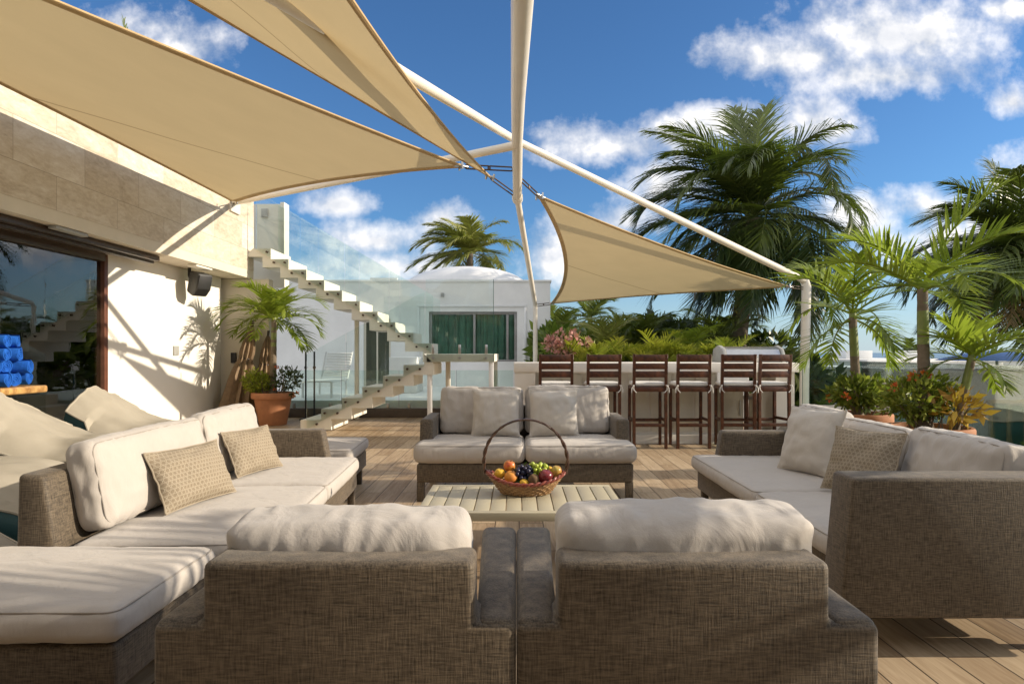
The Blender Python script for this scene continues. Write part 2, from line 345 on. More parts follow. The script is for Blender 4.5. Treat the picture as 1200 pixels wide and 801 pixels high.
# ------------------------------------------------------------------ mesh builder
INV = {}
class MB:
    def __init__(s): s.v = []; s.f = []; s.uv = None; s.tone = None
    def add(s, verts, faces, mtx=None, uvs=None, tone=None):
        o = len(s.v)
        s.v.extend([(mtx @ Vector(p)) if mtx is not None else Vector(p) for p in verts])
        s.f.extend([tuple(i + o for i in f) for f in faces])
        if uvs is not None:
            if s.uv is None: s.uv = [(0, 0)] * o
            s.uv.extend(uvs)
        elif s.uv is not None: s.uv.extend([(0, 0)] * len(verts))
        if tone is not None:
            if s.tone is None: s.tone = [0.5] * (len(s.f) - len(faces))
            s.tone.extend([tone] * len(faces))
        elif s.tone is not None: s.tone.extend([.5] * len(faces))
        return s
    def bm(s, b, mtx=None):
        b.verts.ensure_lookup_table(); b.verts.index_update()
        s.add([x.co.copy() for x in b.verts], [[x.index for x in f.verts] for f in b.faces], mtx); b.free(); return s
    def box(s, a, c, bev=0.0, seg=2, mtx=None):
        a = Vector(a); c = Vector(c); b = bmesh.new(); bmesh.ops.create_cube(b, size=1)
        d = c - a
        for x in b.verts: x.co = Vector([x.co[i] * abs(d[i]) for i in range(3)]) + (a + c) / 2
        if bev: bmesh.ops.bevel(b, geom=b.edges[:], offset=min(bev, min(abs(q) for q in d) * .45), segments=seg, affect='EDGES', profile=.5)
        return s.bm(b, mtx)
    def prism(s, pts, axis, a, c, bev=0.0, seg=2, mtx=None):      # polygon in the two other axes, extruded along axis
        def P(p, h):
            return {'x': (h, p[0], p[1]), 'y': (p[0], h, p[1]), 'z': (p[0], p[1], h)}[axis]
        b = bmesh.new(); n = len(pts)
        lo = [b.verts.new(P(p, a)) for p in pts]; hi = [b.verts.new(P(p, c)) for p in pts]
        b.faces.new(lo); b.faces.new(hi[::-1])
        for i in range(n): b.faces.new((lo[i], hi[i], hi[(i + 1) % n], lo[(i + 1) % n]))
        bmesh.ops.recalc_face_normals(b, faces=b.faces[:])
        if bev: bmesh.ops.bevel(b, geom=b.edges[:], offset=bev, segments=seg, affect='EDGES', profile=.5)
        return s.bm(b, mtx)
    def tube(s, pts, rad, n=8, closed=False, caps=True, tone=None):
        pts = [Vector(p) for p in pts]; k = len(pts)
        rs = rad if isinstance(rad, (list, tuple)) else [rad] * k
        vs_, fs = [], []; up = None
        for i, p in enumerate(pts):
            if closed: tg = pts[(i + 1) % k] - pts[i - 1]
            else: tg = pts[min(i + 1, k - 1)] - pts[max(i - 1, 0)]
            tg.normalize()
            if up is None:
                up = Vector((0, 0, 1)) if abs(tg.z) < .9 else Vector((1, 0, 0))
            up = (up - tg * up.dot(tg)).normalized(); sd = tg.cross(up)
            for j in range(n):
                a = 2 * math.pi * j / n
                vs_.append(p + (up * math.cos(a) + sd * math.sin(a)) * rs[i])
        for i in range(k if closed else k - 1):
            i2 = (i + 1) % k
            for j in range(n):
                j2 = (j + 1) % n
                fs.append((i * n + j, i * n + j2, i2 * n + j2, i2 * n + j))
        if caps and not closed:
            fs.append(tuple(range(n - 1, -1, -1))); fs.append(tuple((k - 1) * n + j for j in range(n)))
        return s.add(vs_, fs, tone=tone)
    def lathe(s, prof, c=(0, 0, 0), n=32, mtx=None):
        c = Vector(c); vs_, fs = [], []
        for (r, z) in prof:
            for j in range(n):
                a = 2 * math.pi * j / n; vs_.append(c + Vector((r * math.cos(a), r * math.sin(a), z)))
        for i in range(len(prof) - 1):
            for j in range(n):
                j2 = (j + 1) % n; fs.append((i * n + j, i * n + j2, (i + 1) * n + j2, (i + 1) * n + j))
        if prof[0][0] > 1e-5: fs.append(tuple(range(n - 1, -1, -1)))
        if prof[-1][0] > 1e-5: fs.append(tuple((len(prof) - 1) * n + j for j in range(n)))
        return s.add(vs_, fs, mtx)
    def ball(s, c, r, sx=1, sy=1, sz=1, n=10, mtx=None):
        b = bmesh.new(); bmesh.ops.create_uvsphere(b, u_segments=n + 4, v_segments=n, radius=r)
        for x in b.verts: x.co = Vector((x.co.x * sx, x.co.y * sy, x.co.z * sz)) + Vector(c)
        return s.bm(b, mtx)
    def build(s, name, mat, parent=None, smooth=True, base=False, flat=False):
        inv = INV.get(parent.name) if parent is not None else None
        vs_ = [inv @ Vector(p) for p in s.v] if inv is not None else [Vector(p) for p in s.v]
        org = Vector((0, 0, 0))
        if parent is None:
            xs = [p.x for p in vs_]; ys = [p.y for p in vs_]; zs = [p.z for p in vs_]
            org = Vector(((min(xs) + max(xs)) / 2, (min(ys) + max(ys)) / 2, min(zs)))
        me = bpy.data.meshes.new(name)
        me.from_pydata([p - org for p in vs_], [], s.f); me.update()
        if s.uv is not None:
            lay = me.uv_layers.new(name='UVMap')
            for l in me.loops: lay.data[l.index].uv = s.uv[l.vertex_index]
        if s.tone is not None:
            a = me.attributes.new('tone', 'FLOAT', 'FACE')
            a.data.foreach_set('value', s.tone)
        if smooth and not flat:
            me.polygons.foreach_set('use_smooth', [True] * len(me.polygons))
            try: me.set_sharp_from_angle(angle=R(38))
            except Exception: pass
        me.materials.append(M[mat] if isinstance(mat, str) else mat)
        o = bpy.data.objects.new(name, me); col.objects.link(o); o.location = org
        if parent is not None:
            o.parent = parent; INV[o.name] = inv if inv is not None else Matrix()
        else: INV[o.name] = Matrix.Translation(org).inverted()
        return o
def tag(o, label, cat, group=None, kind=None):
    o['label'] = label; o['category'] = cat
    if group: o['group'] = group
    if kind: o['kind'] = kind
    return o
def thing(name, label, cat, loc=(0, 0, 0), rz=0.0, group=None, local=False):
    o = bpy.data.objects.new(name, None); col.objects.link(o); o.empty_display_size = .2
    o.location = loc; o.rotation_euler = (0, 0, rz)
    mtx = Matrix.Translation(loc) @ Matrix.Rotation(rz, 4, 'Z')
    INV[o.name] = Matrix() if local else mtx.inverted()    # local: parts are given in the thing's own frame
    return tag(o, label, cat, group)
def structure(o): o['kind'] = 'structure'; return o
def kids(o): return [c for c in bpy.data.objects if c.parent == o]
def copy_tree(o, parent=None):
    c = o.copy(); col.objects.link(c)
    if parent is not None: c.parent = parent
    for k in kids(o): copy_tree(k, c)
    return c

def rbox(w, d, h, r, seg=(24, 24, 8)):
    """rounded box surface centred on the origin, as grid faces"""
    key = {}; vs_, fs = [], []
    half = Vector((w / 2, d / 2, h / 2)); r = min(r, min(half) * .98)
    def put(p):
        k = (round(p[0], 5), round(p[1], 5), round(p[2], 5))
        if k not in key: key[k] = len(vs_); vs_.append(Vector(p))
        return key[k]
    def lin(n, hf):        # denser near the edges
        return [-hf + 2 * hf * (.5 - .5 * math.cos(math.pi * i / n) * (.35) - (.5 - i / n) * .65) for i in range(n + 1)]
    G = [lin(seg[i], half[i]) for i in range(3)]
    for ax in range(3):
        a, b = [(1, 2), (2, 0), (0, 1)][ax]
        for sg in (-1, 1):
            for i in range(seg[a]):
                for j in range(seg[b]):
                    q = []
                    for (ii, jj) in ((i, j), (i + 1, j), (i + 1, j + 1), (i, j + 1)):
                        p = [0, 0, 0]; p[ax] = sg * half[ax]; p[a] = G[a][ii]; p[b] = G[b][jj]; q.append(put(p))
                    fs.append(tuple(q if sg > 0 else q[::-1]))
    out = []
    for p in vs_:
        q = Vector([max(-(half[i] - r), min(half[i] - r, p[i])) for i in range(3)])
        dd = p - q
        out.append(q + dd.normalized() * r if dd.length > 1e-9 else p)
    return out, fs
def cushion(mb, mtx, w, d, h, r=.045, bulge=(.0, .01, .03), wr=.004, seed=0, seg=(30, 30, 8), corner=.0, dirn=(3, 9, 3)):
    vs_, fs = rbox(w, d, h, r, seg); o = Vector((seed * 7.31, seed * 3.17, seed * 1.7)); out = []
    def warp(p):
        a, b, c = 2 * p.x / w, 2 * p.y / d, 2 * p.z / h
        q = p.copy()
        q.z += c * bulge[2] * max(0, 1 - a * a) ** .7 * max(0, 1 - b * b) ** .7
        q.y += b * bulge[1] * max(0, 1 - a * a) ** .7 * max(0, 1 - c * c) ** .7
        q.x += a * bulge[0] * max(0, 1 - b * b) ** .7 * max(0, 1 - c * c) ** .7
        if corner:                                          # pinched ends
            k = corner * (a * a) ** 3
            q.y *= 1 - k
        return q, a, b, c
    for p in vs_:
        q, a, b, c = warp(p)
        if wr:
            n1 = noise.noise(Vector((p.x * dirn[0], p.y * dirn[1], p.z * dirn[2])) * 2.0 + o)
            n2 = abs(noise.noise(Vector((p.x * dirn[0], p.y * dirn[1], p.z * dirn[2])) * 4.6 + o * 2))
            n3 = noise.noise(p * 3.0 + o)
            nv = Vector((a * abs(a) ** 3, b * abs(b) ** 3, c * abs(c) ** 3))
            if nv.length > 1e-6: nv.normalize()
            n4 = abs(noise.noise(Vector((p.x * 2.2 + p.z * 5, p.z * 2.2 - p.x * 5, p.y * 4)) * 2.1 + o * 3))
            q += nv * wr * (n1 * .6 - n2 * 1.5 - n4 * 1.1 + n3 * .4 + .8)
        out.append(q)
    mb.add(out, fs, mtx)
    return lambda p: warp(p)[0]
def piping(mb, mtx, w, d, h, r, side=1, rad=.0045, plane='z', warp=lambda p: p):
    """cord round the rim of a cushion face"""
    k = r - r * .7071; pts = []
    if plane == 'z': W, D, H = w / 2 - k * .9, d / 2 - k * .9, side * (h / 2 - k * .9)
    else: W, D, H = w / 2 - k * .9, h / 2 - k * .9, side * (d / 2 - k * .9)
    rc = r * .9
    for (sx, sy, a0) in ((1, 1, 0), (-1, 1, 90), (-1, -1, 180), (1, -1, 270)):
        for q in range(6):
            a = R(a0 + 90 * q / 5); x = sx * (W - rc) + rc * math.cos(a); y = sy * (D - rc) + rc * math.sin(a)
            pts.append((x, y, H) if plane == 'z' else (x, H, y))
    full = []
    for i in range(len(pts)):
        a, b = Vector(pts[i]), Vector(pts[(i + 1) % len(pts)]); L = (b - a).length; n = max(1, int(L / .05))
        for j in range(n): full.append(a.lerp(b, j / n))
    mb.tube([mtx @ warp(p) for p in full], rad, 6, closed=True)
def pillow(mb, mtx, w, h, t, wr=.006, seed=0, n=34):
    """knife-edge throw pillow in its own xz plane, thickness along y"""
    o = Vector((seed * 5.3, seed * 2.9, seed)); vs_, fs, uvs = [], [], []
    def P(u, v, sg):
        x = w / 2 * u * (1 - .07 * (1 - v * v) ** .8 * abs(u)); z = h / 2 * v * (1 - .07 * (1 - u * u) ** .8 * abs(v))
        th = t / 2 * (max(0, 1 - abs(u) ** 2.4) * max(0, 1 - abs(v) ** 2.4)) ** .55
        ww = wr * (noise.noise(Vector((u * 2.2, v * 2.2, sg * 3)) + o) * 1.6 - abs(noise.noise(Vector((u * 5, v * 4, sg * 5)) + o)) * 1.2) * min(1, th / (t * .12))
        e = wr * .8 * noise.noise(Vector((u * 4, v * 4, 0)) + o)
        return Vector((x, sg * (th + ww) + e, z))
    for sg in (-1, 1):
        o_ = len(vs_)
        for i in range(n + 1):
            for j in range(n + 1):
                a = math.sin(math.pi / 2 * (2 * i / n - 1)); b = math.sin(math.pi / 2 * (2 * j / n - 1))
                vs_.append(P(a, b, sg)); uvs.append((a * w / 2, b * h / 2))
        for i in range(n):
            for j in range(n):
                q = [o_ + i * (n + 1) + j, o_ + (i + 1) * (n + 1) + j, o_ + (i + 1) * (n + 1) + j + 1, o_ + i * (n + 1) + j + 1]
                fs.append(tuple(q if sg < 0 else q[::-1]))
    mb.add(vs_, fs, mtx, uvs)
    rim = [P(math.sin(math.pi / 2 * (2 * i / n - 1)), -1, 0) for i in range(n)] + [P(1, math.sin(math.pi / 2 * (2 * i / n - 1)), 0) for i in range(n)] + \
          [P(-math.sin(math.pi / 2 * (2 * i / n - 1)), 1, 0) for i in range(n)] + [P(-1, -math.sin(math.pi / 2 * (2 * i / n - 1)), 0) for i in range(n)]
    return [mtx @ p for p in rim]
def TR(loc, rx=0, ry=0, rz=0):
    return Matrix.Translation(loc) @ Matrix.Rotation(rz, 4, 'Z') @ Matrix.Rotation(ry, 4, 'Y') @ Matrix.Rotation(rx, 4, 'X')

# ================================================================== SETTING
b = MB(); b.box((-6.2, -5, -.25), (5.25, 12.1, 0)); structure(b.build('terrace_floor', 'floor', flat=True))
g = MB(); g.add([(-400, -60, -3.2), (400, -60, -3.2), (400, 170, -3.2), (-400, 170, -3.2)], [(0, 1, 2, 3)])
M['ground'] = plain('sandy garden ground', (.16, .15, .08), .95, 0, .35, .25, .3, 4)
structure(g.build('ground', 'ground', flat=True))
g = MB(); g.add([(-9000, 165, -3.3), (9000, 165, -3.3), (9000, 14000, -3.3), (-9000, 14000, -3.3)], [(0, 1, 2, 3)])
M['sea'] = plain('sea water', (.015, .07, .14), .25, 0, .2, .01, .4, .5)
structure(g.build('sea', 'sea', flat=True))
b = MB(); b.box((-9.6, 12.1, -3.2), (.3, 17.0, .30)); structure(b.build('neighbour_terrace_ground', 'white_cool', flat=True))

# ------------------------------------------------------------------ house on the left
WX, SX = -5.08, -4.60      # plaster wall plane, overhanging stone plane
house = thing('terrace_house', 'travertine clad house wing with white plaster ground floor beside the terrace', 'house', (-5.4, 5, 0))
b = MB(); b.box((WX - .25, 8.16, 0), (WX, 11.3, 2.46)); b.box((WX - .25, -4, 2.40), (WX, 8.16, 2.46)); b.build('plaster_wall', 'white_wall', house, flat=True)
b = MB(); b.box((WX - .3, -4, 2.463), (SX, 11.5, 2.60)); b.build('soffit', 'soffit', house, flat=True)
b = MB(); b.box((SX - .5, -4, 2.60), (SX + .004, 11.5, 4.0)); b.build('stone_wall', 'stone', house, flat=True)
b = MB(); b.box((SX - .55, -4, 4.0), (SX + .03, 11.53, 4.06), .006); b.build('parapet_cap', 'cream', house)
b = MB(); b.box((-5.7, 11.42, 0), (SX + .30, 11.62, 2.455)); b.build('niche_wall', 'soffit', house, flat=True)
b = MB(); b.box((-6.2, -3.4, 0), (5.25, -3.1, 2.95)); b.build('added_rear_wall', 'grey', house, flat=True)  # unseen wall added behind the camera to dim the near seating
b = MB(); b.box((-4.59, -3.4, 2.953), (5.3, -.45, 3.15)); b.build('added_overhang', 'soffit', house, flat=True)  # unseen roof added to block skylight from the armchair backs
# sliding window with its room
fr = MB(); fr.box((WX - .12, 8.085, 0), (WX + .015, 8.157, 2.39), .006); fo = fr.build('window_frame', 'redwood', house)
fr = MB(); fr.box((WX - .12, -4, 2.30), (WX + .03, 8.084, 2.398), .006); fr.box((WX - .1, -4, 0), (WX + .02, 8.084, .06), .006); fr.box((WX - .06, 4.9, .06), (WX - .0, 5.0, 2.30), .006)
fr.build('sliding_rail', 'darkwood', fo)
b = MB(); b.box((WX - .05, -4, .06), (WX - .035, 4.9, 2.30)); b.box((WX - .05, 5.0, .06), (WX - .035, 8.084, 2.30)); b.build('window_pane', 'glass_dark', fo, flat=True)
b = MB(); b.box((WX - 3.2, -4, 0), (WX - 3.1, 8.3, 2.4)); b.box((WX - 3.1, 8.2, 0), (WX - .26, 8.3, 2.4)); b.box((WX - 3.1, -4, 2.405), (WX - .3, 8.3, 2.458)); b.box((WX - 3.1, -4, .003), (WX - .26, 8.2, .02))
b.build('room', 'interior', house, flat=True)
# roller track under the soffit
b = MB(); b.box((SX - .30, -4, 2.36), (SX - .22, 8.75, 2.455), .006); b.box((SX - .19, -4, 2.39), (SX - .13, 8.72, 2.455), .006)
b.build('awning_track', 'darkwood', house)
for (y0, nm) in ((6.6, 0), (9.5, 1)):
    b = MB(); b.box((SX - .16 if nm else SX - .11, y0, 2.425), (SX - .02, y0 + .5, 2.4605), .01); b.build('soffit_plate', 'grey' if not nm else 'cream', house)
# bits on the wall
b = MB(); b.box((WX, 9.72, 1.14), (WX + .022, 9.86, 1.28), .005); tag(b.build('switch_plate', 'grey'), 'small grey switch plate alone on the sunlit white wall', 'switch', 'wall switches')
b = MB(); b.box((-4.95, 11.385, 1.0), (-4.86, 11.419, 1.18), .005); b.box((-4.82, 11.395, 1.05), (-4.78, 11.419, 1.13), .004)
tag(b.build('door_lock', 'black'), 'black lock plate on the shaded niche wall behind the folded parasols', 'lock')
sp = thing('wall_speaker', 'charcoal loudspeaker tilted under the soffit above the potted palm', 'speaker', (-4.82, 9.95, 2.05))
mt = TR((-4.80, 9.95, 2.22), 0, R(16), R(-28))
b = MB(); b.prism([(-.10, -.15), (.05, -.19), (.12, -.06), (.115, .17), (-.11, .17)], 'y', -.125, .125, .03, 3, mt); b.build('cabinet', 'charcoal', sp)
b = MB(); b.prism([(.062, -.175), (.132, -.055), (.127, .15), (.11, .15), (.10, -.05), (.05, -.16)], 'y', -.11, .11, .006, 2, mt); b.build('grille', 'black', sp)
b = MB(); b.tube([(-4.9, 9.95, 2.2), (-4.95, 9.95, 2.35), (-4.95, 9.95, 2.468)], .025, 8); b.build('bracket', 'black', sp)
# tower wall at the stair head
tw = MB(); tw.box((-5.4, 12.35, 2.4), (-4.41, 12.55, 3.97)); tw.box((-4.41, 12.28, 2.4), (-4.34, 12.55, 3.99)); tag(tw.build('stair_tower_wall', 'cream', flat=True), 'pale wall at the head of the staircase beside the travertine', 'wall')
b = MB(); b.box((-4.78, 12.315, 3.72), (-4.66, 12.352, 3.88), .006); tag(b.build('stair_head_plate', 'grey'), 'small grey switch plate on the pale wall at the stair head', 'lamp')  # the small box is a switch plate, it gives no light

# ------------------------------------------------------------------ staircase
st = thing('staircase', 'cream folded concrete staircase with glass sides turning at a landing', 'staircase', (-2.2, 11, 0))
def zig(x0, z0, n, run, rise, sgn, t):
    T = [(x0, z0)]
    for i in range(n):
        T.append((x0 + sgn * run * i, z0 + rise * (i + 1))); T.append((x0 + sgn * run * (i + 1), z0 + rise * (i + 1)))
    B = [(x + sgn * t, max(.0, z - t)) for (x, z) in T]
    return T, B
LZ = 1.16
T, B = zig(-3.25, 0.0, 7, .31, LZ / 7, 1, .15); T = T[:-1]; B = B[:-1]
def folded(T, B, y0, y1):
    m = MB(); n = len(T); v = [(x, y0, z) for x, z in T] + [(x, y0, z) for x, z in B] + [(x, y1, z) for x, z in T] + [(x, y1, z) for x, z in B]; f = []
    for i in range(n - 1):
        f += [(i, i + 1, n + i + 1, n + i), (2 * n + i, 3 * n + i, 3 * n + i + 1, 2 * n + i + 1), (i, 2 * n + i, 2 * n + i + 1, i + 1), (n + i, n + i + 1, 3 * n + i + 1, 3 * n + i)]
    f += [(0, n, 3 * n, 2 * n), (n - 1, 3 * n - 1, 4 * n - 1, 2 * n - 1)]
    m.add(v, f); return m
folded(T, B, 9.9, 10.9).build('lower_flight', 'cream', st, flat=True)
T2, B2 = zig(-1.46, LZ, 10, .305, .18, -1, .14)
folded(T2, B2, 11.25, 12.25).build('upper_flight', 'cream', st, flat=True)
b = MB(); b.box((-1.35, 9.9, LZ - .12), (-.33, 12.25, LZ - .002)); b.build('landing', 'cream', st, flat=True)
for (x, y) in ((-1.31, 9.96), (-.38, 9.96), (-1.1, 10.6), (-.38, 12.15), (-2.85, 11.75)):
    top = LZ - .12 if x > -2 else 1.85
    b = MB(); b.box((x - .035, y - .035, 0), (x + .035, y + .035, top), .004); b.build('support_post', 'cream' if x < -2 or y > 10.2 else 'plastic', st)
def glass_poly(name, pts, y, parent, mat='glass_thin', t=.012, edge=True):
    b = MB(); b.prism(pts, 'y', y - t, y); return b.build(name, mat, parent, flat=True)
# lower flight panels
sl1 = (LZ / 7) / .31
for k in range(3):
    x0, x1 = -3.15 + k * .595, -3.15 + (k + 1) * .595 - .015
    zb = lambda x: max(.0, (x + 3.25) * sl1 - .02)
    gp = glass_poly('glass_panel', [(x0, zb(x0)), (x1, zb(x1)), (x1, zb(x1) + 1.12), (x0, zb(x0) + 1.12)], 9.885, st)
    for i in range(6):
        for xx in (-3.25 + i * .31 + .06, -3.25 + i * .31 + .25):
            if x0 < xx <= x1:
                zz = LZ / 7 * (i + 1) - .06; bb = MB(); bb.tube([(xx, 9.862, zz), (xx, 9.9, zz)], .017, 10); bb.build('bolt', 'darkmetal', gp)
gp = glass_poly('glass_panel', [(-1.36, LZ - .12), (-.345, LZ - .12), (-.345, 2.28), (-1.36, 2.28)], 9.885, st, t=.015)
for xx in (-1.25, -.85, -.45):
    bb = MB(); bb.tube([(xx, 9.86, LZ - .06), (xx, 9.9, LZ - .06)], .02, 10); bb.box((xx - .02, 9.845, LZ + .0), (xx + .02, 9.868, LZ + .14), .004); bb.build('clamp', 'steel', gp)
bb = MB(); bb.box((-.345, 9.868, LZ - .12), (-.338, 9.887, 2.28)); bb.build('dark_edge', 'glass_edge', gp)
sl2 = .18 / .305
for k in range(4):
    x0, x1 = -1.42 - k * .76, -1.42 - (k + 1) * .76 + .015
    zb = lambda x: LZ + (-1.46 - x) * sl2 + .02
    gp = glass_poly('glass_panel', [(x0, zb(x0)), (x1, zb(x1)), (x1, zb(x1) + 1.0), (x0, zb(x0) + 1.0)], 11.235, st)
    for i in range(10):
        for xx in (-1.46 - i * .305 - .06, -1.46 - i * .305 - .245):
            if x1 < xx <= x0:
                zz = LZ + .18 * (i + 1) - .06; bb = MB(); bb.tube([(xx, 11.21, zz), (xx, 11.25, zz)], .017, 10); bb.build('bolt', 'darkmetal', gp)
for k in range(4):
    x0, x1 = -1.42 - k * .76, -1.42 - (k + 1) * .76 + .015
    zb = lambda x: LZ + (-1.46 - x) * sl2 + .02
    glass_poly('glass_panel', [(x0, zb(x0)), (x1, zb(x1)), (x1, zb(x1) + 1.0), (x0, zb(x0) + 1.0)], 12.275, st)

# ------------------------------------------------------------------ glass balustrades
def balustrade(name, label, p0, p1, n, z0, z1, plinth=None, clampm='steel'):
    p0, p1 = Vector(p0), Vector(p1); mid = (p0 + p1) / 2
    t = thing(name, label, 'glass railing', (mid.x, mid.y, 0)); d = (p1 - p0); L = d.length; d.normalize(); nrm = Vector((-d.y, d.x, 0))
    ang = math.atan2(d.y, d.x)
    for i in range(n):
        a = p0 + d * (L * i / n + .008); c = p0 + d * (L * (i + 1) / n - .008)
        b = MB(); b.box((0, -.006, z0), ((c - a).length, .006, z1), mtx=TR((a.x, a.y, 0), 0, 0, ang)); gp = b.build('glass_panel', 'glass', t, flat=True)
        b = MB(); b.box((-.004, -.0065, z0), (0, .0065, z1), mtx=TR((a.x, a.y, 0), 0, 0, ang)); b.build('glass_edge', 'glass_edge', gp)
        for w in (.18, .82):
            b = MB(); q = a.lerp(c, w); b.box((-.025, -.025, plinth or 0.0), (.025, .025, z0 + .07), .004, mtx=TR((q.x, q.y, 0), 0, 0, ang)); b.build('clamp', clampm, t)
    if plinth:
        b = MB(); b.box((0, -.07, 0), (L, .07, plinth), .005, mtx=TR((p0.x, p0.y, 0), 0, 0, ang)); b.build('plinth', 'plinth', t)
    return t
balustrade('glass_balustrade', 'low green glass balustrade on a dark plinth behind the staircase', (-4.25, 12.0, 0), (-.05, 12.0, 0), 4, .19, .86, .16)
balustrade('glass_balustrade', 'short glass balustrade at the terrace edge beside the white post', (4.35, 10.0, 0), (5.15, 10.0, 0), 1, .06, 1.05)
balustrade('glass_balustrade', 'long glass balustrade along the terrace edge behind the two terracotta pots', (5.15, 9.9, 0), (5.15, -3.5, 0), 8, .06, 1.05)
b = MB(); b.box((4.95, -3.5, 0), (5.08, 9.9, .10), .008); tag(b.build('kerb', 'cream'), 'low pale kerb along the foot of the long glass balustrade', 'kerb')

# ------------------------------------------------------------------ shade frame of bent pipes
fr_ = thing('canopy_frame', 'cream bent steel pipes crossing above the terrace and carrying the sails', 'canopy frame', (.42, 14.5, -3.2))
b = MB(); b.tube([(.05, -1.5, 2.15), (.045, .9, 2.58), (.03, 3.24, 2.92), (.015, 5.2, 3.2), (.01, 6.9, 3.39), (.015, 8.4, 3.155)], .057, 20); b.build('beam', 'pipe', fr_)
b = MB(); b.tube([(.014, 8.34, 3.165), (.016, 8.46, 3.147)], .068, 20); b.build('collar', 'pipe', fr_)
b = MB(); b.tube([(.015, 8.4, 3.15), (.41, 14.42, 2.27), (.42, 14.5, 2.2), (.42, 14.5, .9), (.42, 14.5, -3.2)], [.041, .05, .05, .05, .05], 16); b.build('post', 'pipe', fr_)
b = MB(); b.tube([(-1.9, -.6, 2.14), (-1.58, 1.0, 2.45), (-.79, 4.5, 3.1), (0, 8.0, 3.757), (5.43, 12.45, 2.56), (5.49, 12.5, 2.50)], [.041, .041, .041, .045, .062, .062], 18); b.build('beam', 'pipe', fr_)
b = MB(); b.tube([(5.48, 12.5, 2.56), (5.52, 12.5, 2.44), (5.48, 12.5, .6), (5.47, 12.5, -3.2)], .085, 16); b.build('post', 'pipe', fr_)
b = MB(); b.tube([(-1.9, -.6, 2.16), (-1.9, -.6, 0)], .06, 16); b.build('post', 'pipe', fr_)
b = MB(); b.tube([(.05, -1.5, 2.17), (.05, -1.5, 0)], .06, 16); b.build('post', 'pipe', fr_)
b = MB(); b.tube([(0, 6.95, 3.37), (-2.3, 8.85, 3.50), (-4.6, 10.7, 3.62)], .045, 16); b.build('beam', 'pipe', fr_)
b = MB(); b.box((-4.598, 10.52, 3.45), (-4.56, 10.87, 3.78), .005); b.build('wall_plate', 'pipe', fr_)
b = MB(); b.tube([(.012, 7.4, 3.32), (0, 7.95, 3.72)], .03, 12); b.build('brace', 'pipe', fr_)

def loop(a, c, w, rad):
    a, c = Vector(a), Vector(c); d = (c - a); L = d.length; d.normalize(); s = d.cross(Vector((0, 0, 1))); s.normalize(); s = d.cross(s); pts = []
    for k in range(9): an = math.pi * (k / 8) + math.pi / 2; pts.append(a + s * math.sin(an) * w + d * (math.cos(an) * w + w))
    for k in range(9): an = math.pi * (k / 8) - math.pi / 2; pts.append(c + s * math.sin(an) * w + d * (math.cos(an) * w - w))
    b = MB(); b.tube(pts, rad, 8, closed=True); return b
def sail(label, A, Bp, C, pull, attach, bow=0.0, seams=2):
    A, Bp, C = Vector(A), Vector(Bp), Vector(C); G = (A + Bp + C) / 3
    def ctl(p, q, k):
        return (p + q) / 2 + (G - (p + q) / 2) * k
    ab, bc, ca = ctl(A, Bp, pull[0]), ctl(Bp, C, pull[1]), ctl(C, A, pull[2])
    t = thing('shade_sail', label, 'shade sail', (G.x, G.y, min(A.z, Bp.z, C.z)), group='sand coloured shade sails')
    n = 44; idx = {}; vs_, fs, uvs = [], [], []
    nm = (Bp - A).cross(C - A).normalized()
    if nm.z < 0: nm = -nm
    def P(a, b_, c): return A * a * a + Bp * b_ * b_ + C * c * c + (ab * a * b_ + bc * b_ * c + ca * c * a) * 2 + nm * (bow * a * b_ * c * 9)
    for i in range(n + 1):
        for j in range(n + 1 - i):
            k = n - i - j; idx[i, j] = len(vs_)
            a, b_, c = i / n, j / n, k / n
            p = P(a, b_, c); p = p + nm * .006 * noise.noise(p * 1.3)
            vs_.append(p); uvs.append((a, b_))
    for i in range(n):
        for j in range(n - i):
            fs.append((idx[i, j], idx[i + 1, j], idx[i, j + 1]))
            if j < n - i - 1: fs.append((idx[i + 1, j], idx[i + 1, j + 1], idx[i, j + 1]))
    b = MB(); b.add(vs_, fs, uvs=uvs); b.build('fabric', 'sail', t)
    hem = MB()
    for (f, g) in ((lambda s: P(1 - s, s, 0), lambda s: P(.985 * (1 - s) - .0, .985 * s, .015)), (lambda s: P(0, 1 - s, s), lambda s: P(.015, .985 * (1 - s), .985 * s)), (lambda s: P(s, 0, 1 - s), lambda s: P(.985 * s, .015, .985 * (1 - s)))):
        hem.tube([f(s / 40) for s in range(41)], .011, 6)
        o = []; q = []
        for s in range(41):
            o.append(f(s / 40) - nm * .006); q.append(g(s / 40) - nm * .006)
        vv = o + q; hem.add(vv, [(s, s + 1, 41 + s + 1, 41 + s) for s in range(40)])
    hem.build('hem', 'hem', t)
    for (p, e) in attach:
        p, e = Vector(p), Vector(e); d = (e - p).normalized(); q = (G - p).normalized()
        pl = MB(); side = q.cross(nm).normalized()
        pl.prism([(-.12, -.05), (.03, -.02), (.05, .0), (.03, .02), (-.12, .05)], 'z', -.008, .008, .002, 1,
                 Matrix.Translation(p) @ Matrix((tuple(-q), tuple(side), tuple(nm))).transposed().to_4x4())
        for s in (-1, 1): pl.tube([p + q * .05 + side * s * .045 - nm * .04, p + q * .05 + side * s * .045 + nm * .04], .014, 8)
        pl.build('corner_plate', 'steel', t)
        L = (e - p).length
        if L > .45:
            loop(p, p + d * L * .52, .022, .009).build('shackle', 'darkmetal', t); loop(p + d * L * .48, e, .022, .009).build('shackle', 'darkmetal', t)
        else: loop(p, e, .022, .009).build('shackle', 'darkmetal', t)
    return t
